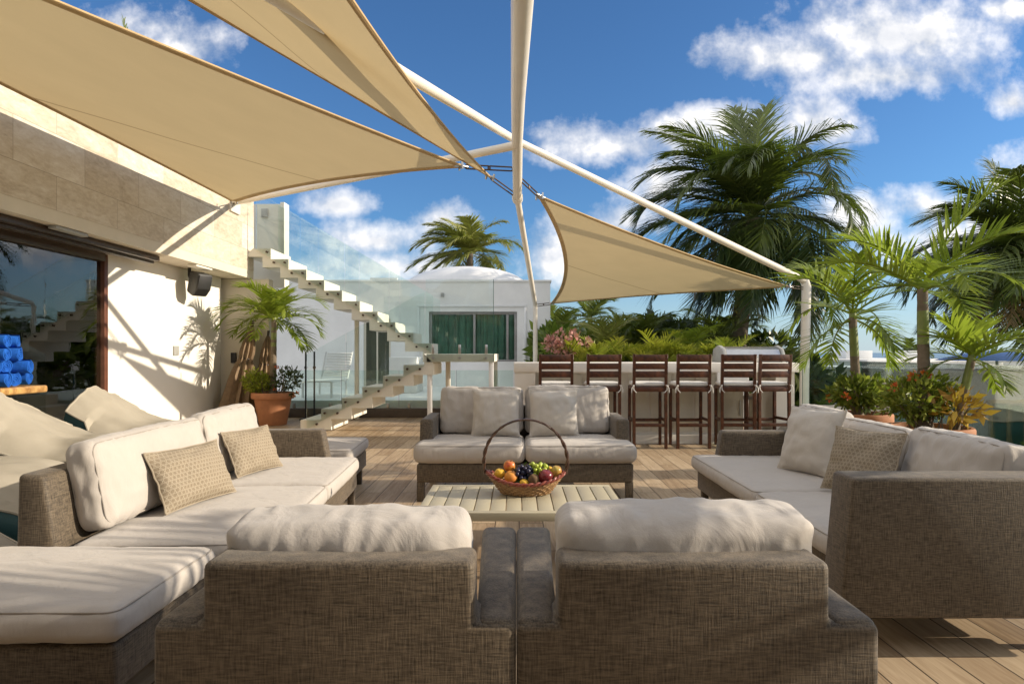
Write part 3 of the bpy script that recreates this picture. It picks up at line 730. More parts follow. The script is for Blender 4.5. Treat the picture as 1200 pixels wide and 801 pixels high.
sail('broad sand sail stretched along the travertine wall', (-.584, 7.5, 3.30), (-4.36, 10.15, 3.50), (-4.35, 1.4, 3.35), (.22, .10, .10),
     [((-.584, 7.5, 3.30), (-.04, 7.6, 3.30)), ((-4.36, 10.15, 3.50), (-4.57, 10.6, 3.57))], 0)
sail('narrow sand sail seen edge on under the overhead pipes', (-.31, 8.0, 3.31), (-2.37, 1.3, 2.89), (-.72, 1.1, 2.48), (.05, .25, .46),
     [((-.31, 8.0, 3.31), (-.03, 8.3, 3.18))], 0)
sail('small triangular sand sail hanging between the two white posts', (.27, 8.3, 3.17), (.74, 14.1, 2.23), (5.14, 12.3, 2.41), (.42, .13, .20),
     [((.27, 8.3, 3.17), (.05, 7.85, 3.25)), ((.74, 14.1, 2.23), (.45, 14.48, 2.22)), ((5.14, 12.3, 2.41), (5.45, 12.48, 2.40))], 0)

# ================================================================== FURNITURE
LEGM = 'weave'
def leg(t, x0, x1, y0, y1, z1, mat=LEGM):
    b = MB(); b.box((x0, y0, 0), (x1, y1, z1 + .01), .006); return b.build('leg', mat, t)
def rails(t, w, d, z0=.15, z1=.30, name='base'):
    b = MB(); b.box((-w / 2, 0, z0), (w / 2, d, z1), .018, 3); return b.build(name, 'weave', t)
def seat_c(t, x0, x1, y0, y1, z0, z1, seed, r=.045, over=0):
    w, d, h = x1 - x0, y1 - y0, z1 - z0
    mt = TR(((x0 + x1) / 2, (y0 + y1) / 2, (z0 + z1) / 2))
    b = MB(); wf_ = cushion(b, mt, w, d, h, r, (.004, .012, .016), .0035, seed, (36, 30, 8), dirn=(3, 5, 6)); c = b.build('seat_cushion', 'cushion', t)
    p = MB(); piping(p, mt, w, d, h, r, 1, .0035, 'z', wf_); p.build('piping', 'seam', c)
    return c
def back_c(t, x0, x1, y, z0, h, th, lean, seed, rz=0.0, wr=.007, seg=(50, 14, 36), corner=.25, pipe=True, rr=.05):
    """upright loose back cushion; y is its rear face at the foot; leans back (+y)"""
    w = x1 - x0
    mt = Matrix.Translation(((x0 + x1) / 2, y, z0)) @ Matrix.Rotation(rz, 4, 'Z') @ Matrix.Rotation(-lean, 4, 'X') @ Matrix.Translation((0, -th / 2, h / 2))
    b = MB(); wf_ = cushion(b, mt, w, th, h, min(rr, th * .42), (.0, .028, .010), wr, seed, seg, corner, dirn=(4, 2, 2.2)); c = b.build('back_cushion', 'cushion', t)
    p = MB()
    for s in ((-1, 1) if pipe else (-1,)): piping(p, mt, w, th, h, min(rr, th * .42), s, .003, 'y', wf_)
    p.build('piping', 'seam', c)
    return c
def arm_prof(t, x0, x1, pts, bev=.03, mat='weave', name='arm'):
    b = MB(); b.prism(pts, 'x', x0, x1, bev, 3); return b.build(name, mat, t)

# --- loveseat in the middle (front at y 5.2, faces the camera)
lv = thing('loveseat', 'two seat woven sofa with cream cushions behind the coffee table', 'sofa', (.07, 5.2, 0), 0, 'woven taupe sofas', True)
rails(lv, 1.72, .86)
for (x, y) in ((-.86, .01), (.80, .01), (-.86, .79), (.80, .79)): leg(lv, x, x + .06 + (.06 if y < .1 else 0) * 0, y, y + .06, .15)
arm_prof(lv, -.87, -.76, [(.20, .30), (.25, .63), (.86, .63), (.86, .30)], .025); arm_prof(lv, .76, .87, [(.20, .30), (.25, .63), (.86, .63), (.86, .30)], .025)
b = MB(); b.box((-.76, .76, .30), (.76, .86, .70), .025, 3); b.build('backrest', 'weave', lv)
seat_c(lv, -.885, -.002, -.03, .66, .305, .455, 1, .055); seat_c(lv, .002, .885, -.03, .66, .305, .455, 2, .055)
back_c(lv, -.745, -.01, .745, .455, .40, .17, R(9), 3, wr=.008); back_c(lv, .01, .755, .745, .455, .41, .17, R(9), 4, wr=.008)
def throw(label, loc, w, h, t, lean, rz, mat, seed, group, pip=True, roll=0.0):
    mt = Matrix.Translation(loc) @ Matrix.Rotation(rz, 4, 'Z') @ Matrix.Rotation(-lean, 4, 'X') @ Matrix.Translation((0, -t * .35, h / 2 * .97)) @ Matrix.Rotation(roll, 4, 'Y')
    o = thing('throw_pillow', label, 'pillow', loc, 0, group)
    b = MB(); rim = pillow(b, mt, w, h, t, .009, seed); b.build('cover', mat, o)
    p = MB(); p.tube(rim, .005, 6, closed=True); p.build('piping', 'hexpipe' if mat == 'hex' else 'pillow', o)
    return o
throw('plain square cream pillow on the left seat of the loveseat', (-.175, 5.655, .462), .41, .40, .17, R(14), R(-2), 'pillow', 5, 'throw pillows')
throw('plain square cream pillow on the right seat of the loveseat', (.32, 5.655, .462), .42, .40, .17, R(14), R(3), 'pillow', 6, 'throw pillows')

# --- long sofa on the left (faces +x), local: x along its length, -y front
ls = thing('long_sofa', 'long woven sofa with two big cream back cushions along the left', 'sofa', (-1.115, 3.82, 0), R(93.7), 'woven taupe sofas', True)
# local x runs toward +y world (after 90 deg rotation), local -y faces +x world
L0, L1, D = -1.16, 1.18, .95
b = MB(); b.box((L0, .02, .15), (.0, D, .30), .016, 3); b.build('base', 'weave', ls)
b = MB(); b.box((.004, .02, .15), (L1, D, .30), .016, 3); b.build('base', 'weave', ls)
for (x, y) in ((L1 - .07, .03), (L1 - .07, D - .08), (L0 + .02, .03), (L0 + .02, D - .08)): leg(ls, x, x + .05, y, y + .05, .15)
b = MB(); b.prism([(D - .17, .30), (D - .11, .69), (D - .01, .70), (D, .30)], 'x', L0, L1, .022, 3); b.build('backrest', 'weave', ls)
arm_prof(ls, L1 - .13, L1, [(.19, .30), (.25, .61), (D - .14, .61), (D - .2, .30)], .025)
seat_c(ls, L0 + .0, .005, -.02, D - .2, .305, .412, 11, .04); seat_c(ls, .012, L1 - .135, -.02, D - .2, .305, .412, 12, .04)
back_c(ls, L0 + .15, .06, D - .15, .412, .375, .16, R(11), 13, R(-1), .008); back_c(ls, .08, L1 - .15, D - .15, .412, .385, .16, R(11), 14, R(1), .008)
throw('tan ring patterned lumbar pillow nearer end of the left sofa', (-1.61, 3.30, .418), .52, .30, .14, R(24), R(90 - 12), 'hex', 15, 'throw pillows')
throw('tan ring patterned lumbar pillow at middle of left sofa', (-1.65, 4.15, .418), .44, .29, .13, R(24), R(90 - 16), 'hex', 16, 'throw pillows')

# --- ottomans
def ottoman(label, loc, rz, w, d, seed):
    t = thing('ottoman', label, 'ottoman', loc, rz, 'woven ottomans', True)
    b = MB(); b.box((-w / 2 + .02, .02, .15), (w / 2 - .02, d - .02, .30), .016, 3); b.build('base', 'weave', t)
    for (x, y) in ((-w / 2 + .05, .04), (w / 2 - .10, .04), (-w / 2 + .05, d - .1), (w / 2 - .10, d - .1)): leg(t, x, x + .05, y, y + .05, .15)
    seat_c(t, -w / 2, w / 2, 0, d, .305, .412, seed, .04)
    return t
ottoman('large cream cushioned ottoman beside the left armchair', (-1.74, 1.957, 0), 0, 1.10, .665, 21)
ottoman('small cream cushioned ottoman past the far arm of the left sofa', (-1.72, 5.17, 0), R(3), .84, .80, 22)

# --- armchairs seen from behind (local: -y front, rear at y = .76), turned 180 deg
def armchair(label, loc, wl, wr_, seed, cx0, cx1, ch):
    t = thing('armchair', label, 'armchair', loc, R(180), 'woven armchairs seen from behind', True)
    W = .381; D_ = .76
    b = MB(); b.box((-W, .0, .15), (W, D_ - .13, .30), .015, 3); b.build('base', 'weave', t)
    for (x, y) in ((-W + .02, .03), (W - .07, .03), (-W + .02, D_ - .09), (W - .07, D_ - .09)): leg(t, x, x + .05, y, y + .05, .15)
    # arms flare slightly towards the front
    for s, aw in ((-1, wl), (1, wr_)):
        inner = s * (W - aw); innerf = s * (W - aw - .025); outer = s * W
        bm_ = bmesh.new()
        q = [(outer, 0), (innerf, 0), (inner, D_ - .005), (outer, D_ - .005)]
        mb_ = MB(); mb_.prism(q if s > 0 else q[::-1], 'z', .30, .62, .022, 3); mb_.build('arm', 'weave', t)
    # rear panel: one piece flush with the arms, upper part set between them
    pts = [(-W, .15), (W, .15), (W, .612), (W - wr_ - .004, .612), (W - wr_ - .004, .742), (-W + wl + .004, .742), (-W + wl + .004, .612), (-W, .612)]
    b = MB(); b.prism(pts, 'y', D_ - .125, D_, .017, 3); b.build('backrest', 'weave', t)
    seat_c(t, -W + .125, W - .125, .0, D_ - .14, .305, .44, seed)
    back_c(t, cx0, cx1, D_ - .125, .44, ch, .19, R(6), seed + 1, 0, .0060, (70, 16, 46), .22, False, .038)
    return t
armchair('left woven armchair seen from behind with a crumpled cream back cushion', (-.3815, 2.133, 0), .084, .10, 31, -.275, .285, .345)
armchair('right woven armchair seen from behind with a taller cream back cushion', (.3815, 2.133, 0), .10, .084, 33, -.30, .285, .36)

# --- long sofa on the right (faces -x)
rs = thing('long_sofa', 'long woven sofa with cream cushions on the right in front of the potted palms', 'sofa', (1.34, 3.84, 0), R(-90), 'woven taupe sofas', True)
# local x -> -y world ; local +y -> +x world
L0, L1, D = -1.14, 1.30, .97
b = MB(); b.box((L0, .03, .15), (-.02, D, .30), .016, 3); b.build('base', 'weave', rs)
b = MB(); b.box((-.016, .03, .15), (L1 - .18, D, .30), .016, 3); b.build('base', 'weave', rs)
for (x, y) in ((L0 + .02, .05), (L0 + .02, D - .08), (L1 - .12, D - .08),): leg(rs, x, x + .05, y, y + .05, .15)
b = MB(); b.prism([(D - .20, .30), (D - .12, .68), (D - .02, .69), (D, .30)], 'x', L0, L1 - .18, .022, 3); b.build('backrest', 'weave', rs)
arm_prof(rs, L0, L0 + .12, [(.14, .30), (.19, .60), (D - .13, .60), (D - .19, .30)], .025)
b = MB(); b.prism([(-.085, .15), (-.035, .695), (D + .06, .695), (D + .06, .15)], 'x', L1 - .175, L1, .016, 3); b.build('arm', 'weave', rs)
seat_c(rs, L0 + .0, .18, -.02, D - .2, .305, .412, 41, .04); seat_c(rs, .185, L1 - .18, -.02, D - .2, .305, .412, 42, .04)
back_c(rs, L0 + .16, -.42, D - .17, .412, .37, .18, R(13), 43, 0, .007); back_c(rs, -.40, .38, D - .17, .412, .335, .17, R(15), 44, 0, .007)
back_c(rs, .36, L1 - .20, D - .15, .412, .36, .18, R(11), 45, R(-3), .009, (60, 14, 40))
throw('plain square cream pillow with piping on the right sofa', (1.84, 4.12, .418), .42, .42, .16, R(18), R(-66), 'pillow', 46, 'throw pillows')
throw('tan ring patterned square pillow on the right sofa', (1.83, 3.50, .418), .40, .36, .14, R(22), R(-62), 'hex', 47, 'throw pillows')

# --- coffee table
ct = thing('coffee_table', 'low taupe slatted coffee table in the middle of the seating', 'table', (.03, 3.78, 0))
TX0, TX1, TY0, TY1, TZ = -.525, .585, 3.41, 4.14, .35
b = MB(); b.box((TX0, TY0, TZ - .045), (TX1, TY0 + .05, TZ), .004); b.box((TX0, TY1 - .05, TZ - .045), (TX1, TY1, TZ), .004)
b.box((TX0, TY0 + .0505, TZ - .045), (TX0 + .045, TY1 - .0505, TZ), .004); b.box((TX1 - .045, TY0 + .0505, TZ - .045), (TX1, TY1 - .0505, TZ), .004); b.build('frame', 'taupe', ct)
b = MB(); n = 12; sw = (TX1 - TX0 - .09) / n
for i in range(n): b.box((TX0 + .045 + i * sw + .003, TY0 + .001 + .05, TZ - .022), (TX0 + .045 + (i + 1) * sw - .003, TY1 - .051, TZ - .001), .002)
b.build('slat_top', 'taupe', ct)
for (x, y) in ((TX0, TY0), (TX1 - .05, TY0), (TX0, TY1 - .05), (TX1 - .05, TY1 - .05)):
    b = MB(); b.box((x + .002, y + .002, 0), (x + .048, y + .048, TZ - .044), .003); b.build('leg', 'taupe', ct)

# --- fruit basket
BX, BY = .055, 3.87
bk = thing('fruit_basket', 'boat shaped wicker basket with a tall hoop handle on the coffee table', 'basket', (BX, BY, TZ))
def bask(a, f, off=0.0):       # a: angle, f: 0 bottom .. 1 rim
    c, s = math.cos(a), math.sin(a)
    rx = .135 + (.225 - .135) * f ** .9; ry = .085 + (.135 - .085) * f ** .9
    zz = TZ + .004 + f * (.072 + .050 * abs(c) ** 2.2)
    return Vector((BX + (rx + off) * c, BY + (ry + off) * s, zz))
b = MB(); n = 46; rows = 7
for k in range(rows):
    f = (k + .5) / rows
    b.tube([bask(2 * math.pi * i / n, f, .0045 * (1 if (i + k) % 2 else -1)) for i in range(n)], .0062, 6, closed=True)
for i in range(n // 2): b.tube([bask(2 * math.pi * (2 * i + .5) / n, f / 5) for f in range(6)], .004, 5)
b.build('weave', 'wicker', bk)
b = MB(); vs_ = [bask(2 * math.pi * i / n, 0, -.004) for i in range(n)]; b.add(vs_ + [v + Vector((0, 0, .008)) for v in vs_], [tuple(range(n - 1, -1, -1)), tuple(range(n, 2 * n))] + [(i, (i + 1) % n, n + (i + 1) % n, n + i) for i in range(n)]); b.build('bottom', 'wicker', bk)
b = MB()
for ph in (0, math.pi):
    b.tube([bask(2 * math.pi * i / 120, 1.0) + Vector((0, 0, .006 * math.sin(i * .9 + ph))) + (bask(2 * math.pi * i / 120, 1.0, .006 * math.cos(i * .9 + ph)) - bask(2 * math.pi * i / 120, 1.0)) for i in range(120)], .0075, 7, closed=True)
b.build('rim', 'rim', bk)
b = MB()
for ph in (0, math.pi):
    pts = []
    for i in range(61):
        a = math.pi * (-.10 + 1.20 * i / 60); w = .006
        pts.append((BX + .246 * math.cos(a) + w * math.cos(i * .8 + ph) * math.cos(a), BY + w * math.sin(i * .8 + ph), TZ + .190 + .246 * math.sin(a)))
    b.tube(pts, .0065, 7)
b.build('handle', 'handle', bk)
def round_fruit(name, label, cat, mat, c, r, sx=1, sy=1, sz=1, rz=0.0, stem=True):
    o = thing(name, label, cat, (c[0], c[1], c[2] - r * sz))
    b = MB(); mt = TR(c, R(15), R(12), rz); bm_ = bmesh.new(); bmesh.ops.create_uvsphere(bm_, u_segments=22, v_segments=16, radius=r)
    for x in bm_.verts:
        q = x.co.normalized(); dim = 1 - .14 * max(0, (q.z - .80) / .2) ** 1.2
        x.co = Vector((x.co.x * sx, x.co.y * sy, x.co.z * sz * dim))
    b.bm(bm_, mt); b.build('skin', mat, o)
    if stem:
        b = MB(); b.tube([mt @ Vector((0, 0, r * sz * .84)), mt @ Vector((.003, .002, r * sz * 1.12))], .002, 5); b.build('stem', 'bark', o)
def bunch(label, mat, c, n, sx, sy, sz, r, seed):
    rnd = random.Random(seed); pts = []; o = thing('grape_bunch', label, 'grapes', (c[0], c[1], c[2] - sz))
    b = MB(); tries = 0
    while len(pts) < n and tries < 4000:
        tries += 1; q = Vector((rnd.uniform(-1, 1), rnd.uniform(-1, 1), rnd.uniform(-1, 1)))
        if q.length > 1: continue
        p = Vector(c) + Vector((q.x * sx, q.y * sy, q.z * sz))
        if all((p - w).length > r * 1.45 for w in pts): pts.append(p); b.ball(p, r * rnd.uniform(.9, 1.08), sz=1.12, n=8)
    b.build('berries', mat, o)
    b = MB(); b.tube([Vector(c) + Vector((-sx * .8, 0, sz * .3)), Vector(c) + Vector((0, 0, sz * .9)), Vector(c) + Vector((sx * .3, 0, sz * 1.25))], .0025, 5); b.build('stem', 'areca', o)
z0 = TZ + .10
round_fruit('apple', 'red and yellow apple topmost on the left of the basket', 'apple', 'apple', (BX - .095, BY + .01, z0 + .062), .036)
round_fruit('yellow_plum', 'small yellow fruit at the left end of the basket', 'fruit', 'lemon', (BX - .152, BY - .02, z0 + .022), .032)
round_fruit('peach', 'orange peach below the apple in the basket', 'peach', 'peach', (BX - .086, BY - .055, z0 + .008), .039)
bunch('bunch of black grapes in the middle of the basket', 'grape_dark', (BX - .015, BY - .03, z0 + .025), 46, .062, .055, .052, .0125, 3)
bunch('bunch of green grapes right of the black grapes', 'grape_green', (BX + .072, BY + .0, z0 + .038), 42, .062, .055, .045, .0125, 5)
round_fruit('plum', 'dark red plum in front of the green grapes', 'plum', 'plum', (BX + .115, BY - .062, z0 + .012), .044)
round_fruit('mango', 'green and red mango at the right end of the basket', 'mango', 'mango', (BX + .178, BY - .01, z0 + .026), .040, .85, .9, 1.15, 0, False)
round_fruit('lemon', 'small yellow lemon behind the mango', 'lemon', 'lemon', (BX + .138, BY + .03, z0 + .034), .024, 1.25, 1, 1, 0, False)
round_fruit('kiwi', 'brown kiwi in front of the black grapes', 'kiwi', 'kiwi', (BX + .045, BY - .078, z0 - .006), .033, 1, 1, 1.2, 0, False)
round_fruit('lemon', 'yellow lemon low at the front rim below the black grapes', 'lemon', 'lemon', (BX - .01, BY - .092, z0 - .018), .022, 1.2, 1, 1, 0, False)
bs = MB(); bs.ball((BX, BY, TZ + .066), .05, 3.0, 1.75, .85, 10); bs.build('leaf_bed', 'shrub', bk)

# ------------------------------------------------------------------ bar, stools, grill
bar = thing('bar_counter', 'long white bar counter behind the row of wooden stools', 'bar', (1.8, 8.8, 0))
b = MB(); b.box((-.03, 8.40, .93), (3.62, 9.25, 1.05), .006); b.build('countertop', 'white_wall', bar)
b = MB(); b.box((.25, 8.56, 0), (2.62, 9.2, .928)); b.box((3.36, 8.5, 0), (3.60, 9.2, .928)); b.box((-.02, 8.42, 0), (.245, 9.2, .928)); b.build('body', 'white_wall', bar, flat=True)
b = MB()
for i in range(8):
    x = .30 + i * .29; b.box((x, 8.545, .16), (x + .262, 8.559, .90), .003)
b.build('panel', 'cream', bar)
b = MB(); b.box((.25, 8.50, 0), (2.62, 8.558, .12), .004); b.box((2.62, 8.56, 0), (3.355, 9.2, .06), .004); b.build('skirting', 'white_wall', bar)
cb = thing('drinks_cabinet', 'beige cabinet standing in the open bay under the bar', 'cabinet', (2.85, 8.9, .06))
b = MB(); b.box((2.68, 8.72, .06), (3.02, 9.1, .72), .02); b.build('body', 'soffit', cb); b = MB(); b.box((2.70, 8.705, .12), (3.0, 8.718, .68), .005); b.build('door', 'soffit', cb); b = MB(); b.tube([(2.96, 8.69, .35), (2.96, 8.69, .55)], .008, 8); b.build('handle', 'steel', cb)
bn = thing('steel_bin', 'steel bin beside the beige cabinet under the bar', 'bin', (3.18, 8.85, .06))
b = MB(); b.lathe([(.10, .06), (.105, .07), (.115, .55), (.12, .56)], (3.18, 8.85, 0), 24); b.build('body', 'steel', bn); b = MB(); b.lathe([(.122, .56), (.118, .60), (.06, .63), (.0, .635)], (3.18, 8.85, 0), 24); b.build('lid', 'steel', bn)
gr = thing('gas_grill', 'stainless gas grill built into the right end of the bar', 'grill', (3.15, 8.95, 1.05))
b = MB(); b.prism([(8.72, 1.05), (8.70, 1.12), (8.78, 1.22), (8.95, 1.265), (9.14, 1.22), (9.2, 1.05)], 'x', 2.80, 3.52, .012, 2); b.build('hood', 'steel', gr)
b = MB(); b.prism([(8.70, 1.052), (8.69, 1.12), (8.77, 1.235), (8.95, 1.28), (9.15, 1.23), (9.21, 1.052)], 'x', 2.74, 2.797, .008, 2); b.prism([(8.70, 1.052), (8.69, 1.12), (8.77, 1.235), (8.95, 1.28), (9.15, 1.23), (9.21, 1.052)], 'x', 3.523, 3.57, .008, 2); b.build('end_cap', 'grey', gr)
b = MB(); b.tube([(2.88, 8.66, 1.14), (3.44, 8.66, 1.14)], .012, 10); b.tube([(2.92, 8.66, 1.14), (2.92, 8.72, 1.13)], .008, 6); b.tube([(3.40, 8.66, 1.14), (3.40, 8.72, 1.13)], .008, 6); b.build('handle', 'steel', gr)
def make_stool(label):
    t = thing('bar_stool', label, 'bar stool', (0, 0, 0), 0, 'wooden bar stools along the counter', True)
    # local: rear (backrest) at -y towards the camera, front at +y
    w = .195
    for s in (-1, 1):
        b = MB(); b.prism([(-.20, 0), (-.165, 0), (-.15, .74), (-.19, 1.16), (-.225, 1.16), (-.192, .74)], 'x', s * w - .018, s * w + .018, .004, 1); b.build('leg', 'stoolwood', t)
        b = MB(); b.prism([(.20, 0), (.165, 0), (.16, .74), (.20, .74)], 'x', s * w - .018, s * w + .018, .004, 1); b.build('leg', 'stoolwood', t)
        b = MB(); b.box((s * w - .012, -.165, .33), (s * w + .012, .166, .365), .003); b.build('stretcher', 'stoolwood', t)
    for (y, z) in ((-.178, .27), (.182, .30)):
        b = MB(); b.box((-w + .018, y - .012, z), (w - .018, y + .012, z + .04), .003); b.build('stretcher', 'stoolwood', t)
    b = MB(); b.box((-w - .015, -.149, .725), (w + .015, .215, .765), .006); b.box((-w + .019, -.188, .70), (w - .019, -.1505, .757), .004); b.build('seat', 'stoolwood', t)
    for k, (z, h) in enumerate(((1.073, .083), (.975, .074), (.875, .078))):
        y = -.17 - (z - .74) * .092 - .012
        b = MB(); b.box((-w + .016, y - .010, z), (w - .016, y + .010, z + h), .004); b.build('back_slat', 'stoolwood', t)
    mt = TR((0, .025, .79)); b = MB(); cushion(b, mt, .41, .37, .048, .022, (0, 0, .006), .003, 7, (20, 20, 5)); p = b.build('seat_pad', 'pad', t)
    for s in (-1, 1):
        b = MB()
        for k in (-1, 1): b.tube([(s * (w - .025), -.165, .79), (s * (w + .01), -.205, .775), (s * (w + .02 + .012 * k), -.214, .735 + .01 * k), (s * (w + .005 + .03 * k), -.212, .69)], .006, 6)
        b.ball((s * (w + .012), -.212, .772), .012, 1, 1, 1, 6); b.build('tie', 'pad', p)
    return t
stool_spots = [(.49, 8.27, 0, 'leftmost wooden bar stool nearest the landing of the staircase'), (1.075, 8.27, R(1), 'second wooden bar stool from the left along the counter'),
               (1.645, 8.25, R(-1), 'third wooden bar stool from the left along the counter'), (2.175, 8.25, R(1), 'fourth wooden bar stool from the left along the counter'),
               (2.75, 8.27, R(-5), 'wooden bar stool crowded against the last one, second from the right'), (3.17, 8.30, R(7), 'last wooden bar stool at the right end, slightly turned')]
proto = make_stool(stool_spots[0][3])
for i, (x, y, rz, lab) in enumerate(stool_spots):
    o = proto if i == 0 else copy_tree(proto)
    o.location = (x, y, 0); o.rotation_euler.z = rz; o['label'] = lab

# ------------------------------------------------------------------ bean bag loungers
def beanbag(label, loc, rz, w=1.05, ln=1.75, hb=.66, seed=0, teal_low=.0):
    t = thing('bean_bag', label, 'bean bag', loc, rz, 'cream and teal bean bag loungers', True)
    # local: x from 0 (head, raised) to ln (foot), y across
    n, m_ = 54, 34; rnd = Vector((seed * 3.1, seed * 1.3, 0))
    def top(u, v):      # u 0..1 head to foot, v -1..1
        hgt = .36 * (1 - u) ** 2.6 * hb / .66 + .36 * (1 - u ** 6) + .09 * math.sin(math.pi * min(1, max(0, (u - .35) / .65))) + .06
        peak = .17 * max(0, 1 - u * 3.2) ** 1.3 * max(0, 1 - abs(v + .25)) ** 1.1
        side = (1 - abs(v) ** 3.0 * (.30 if u > .12 else .16))
        wr = .026 * noise.noise(Vector((u * 5, v * 2.2, 0)) + rnd) - .034 * abs(noise.noise(Vector((u * 3 + v * 2, v * 5, 2)) + rnd)) - .016 * abs(noise.noise(Vector((u * 7 - v * 3, v * 2 + u * 3, 5)) + rnd)) * min(1, u * 5)
        return Vector((u * ln - .10 * max(0, 1 - u * 3) * 0, v * w / 2 * (1 - .10 * u) * (1 + .05 * math.sin(u * 3.1)), hgt * side * .86 + peak + wr))
    vs_, fs = [], []
    for i in range(n + 1):
        for j in range(m_ + 1): vs_.append(top(i / n, 2 * j / m_ - 1))
    for i in range(n):
        for j in range(m_): fs.append((i * (m_ + 1) + j, (i + 1) * (m_ + 1) + j, (i + 1) * (m_ + 1) + j + 1, i * (m_ + 1) + j + 1))
    b = MB(); b.add(vs_, fs); b.build('cover', 'canvas', t)
    ring = [vs_[i * (m_ + 1)] for i in range(n + 1)] + [vs_[n * (m_ + 1) + j] for j in range(1, m_ + 1)] + [vs_[i * (m_ + 1) + m_] for i in range(n - 1, -1, -1)] + [vs_[j] for j in range(m_ - 1, 0, -1)]
    k = len(ring); vv, ff = [], []; cx = Vector((ln / 2, 0, 0))
    for r_ in range(5):
        q = r_ / 4
        for p in ring:
            d = Vector((p.x - cx.x, p.y, 0)); d.normalize()
            vv.append(Vector((p.x + d.x * .05 * math.sin(q * math.pi), p.y + d.y * .05 * math.sin(q * math.pi), p.z * (1 - q))))
    for r_ in range(4):
        for i in range(k): ff.append((r_ * k + i, (r_ + 1) * k + i, (r_ + 1) * k + (i + 1) % k, r_ * k + (i + 1) % k))
    ff.append(tuple(4 * k + i for i in range(k)))
    b = MB(); b.add(vv, ff); b.build('side', 'teal', t)
    b = MB(); b.tube([p + Vector((0, 0, .002)) for p in ring], .010, 6, closed=True); b.build('seam', 'canvas', t)
    return t
for (y, lab, sd) in ((7.0, 'cream bean bag with a pointed head below the brown window jamb', 3), (5.72, 'cream bean bag in front of the log table, its pointed head at the table leg', 5),
                     (4.45, 'cream bean bag behind the near end of the left sofa, second nearest', 7), (3.2, 'nearest cream bean bag at the left edge beside the woven sofa end', 9)):
    beanbag(lab, (-4.42, y, 0), R(random.Random(sd).uniform(-4, 4)), seed=sd)
beanbag('cream and teal bean bag at the right end of the bar beside the terracotta pots', (4.85, 8.75, 0), R(184), .95, 1.6, .72, 11)

# ------------------------------------------------------------------ towels on the log table
lt = thing('log_table', 'rustic yellow log table under the rolled blue towels', 'table', (-4.72, 5.6, 0))
b = MB(); b.box((-4.98, 4.75, .80), (-4.50, 6.32, .87), .02, 3); b.build('tabletop', 'logwood', lt)
for (x, y) in ((-4.78, 6.02), (-4.62, 5.0), (-4.85, 5.35)):
    b = MB(); b.tube([(x, y, 0), (x + .01, y, .4), (x - .005, y, .801)], [.10, .09, .088], 16); b.build('leg', 'logwood', lt)
def towel(label, c, r, ln, rz):
    o = thing('rolled_towel', label, 'towel', (c[0], c[1], c[2] - r), 0, 'rolled blue towels stacked on the log table')
    pts = []; turns = 3.2; n = 70
    prof = [(r * (.16 + .84 * i / n) * math.cos(2 * math.pi * turns * i / n), r * (.16 + .84 * i / n) * math.sin(2 * math.pi * turns * i / n)) for i in range(n + 1)]
    th = r * .12; b = MB(); vs_, fs = [], []
    for i, (a, z) in enumerate(prof):
        d = Vector((a, z)); d.normalize()
        for (q, x) in ((0, -ln / 2), (th, -ln / 2), (th, ln / 2), (0, ln / 2)):
            vs_.append((x, a - d.x * q, z - d.y * q))
    for i in range(n):
        for k in range(4): fs.append((i * 4 + k, i * 4 + (k + 1) % 4, (i + 1) * 4 + (k + 1) % 4, (i + 1) * 4 + k))
    core = []
    vs_ = [Vector(p) + Vector((.010 * noise.noise(Vector((p[1] * 14, p[2] * 14, c[1] * 9))), .007 * noise.noise(Vector(p) * 22 + Vector(c) * 5), .007 * noise.noise(Vector(p) * 22 + Vector(c) * 9))) for p in vs_]
    b.add(vs_, fs, TR(c, 0, 0, rz)); b.tube([TR(c, 0, 0, rz) @ Vector((-ln / 2 + .012, 0, 0)), TR(c, 0, 0, rz) @ Vector((ln / 2 - .012, 0, 0))], r * .80, 14)
    b.build('roll', 'towel', o)
TZ2 = .872; r = .066
rows = [(0, [6.13, 5.97, 5.80, 5.64], TZ2 + r), (1, [6.05, 5.885, 5.72], TZ2 + r + .114), (2, [5.96, 5.80], TZ2 + r + .228), (3, [5.97, 5.83], TZ2 + r + .345)]
names = {0: 'in the bottom row on the log table', 1: 'in the second row of the pile', 2: 'in the third row of the pile', 3: 'in the top row of the pile'}
posn = ['nearest the window jamb', 'second from the window jamb', 'third from the window jamb', 'furthest from the window jamb']
for (k, ys, z) in rows:
    for i, y in enumerate(ys):
        towel('rolled blue towel %s, %s' % (names[k], posn[i]), (-4.70 + .03 * ((i * 7 + k * 5) % 3 - 1), y, z), r * (1 + .05 * ((i + k) % 3 - 1)), .34, R((-1) ** i * 8 + k * 5))

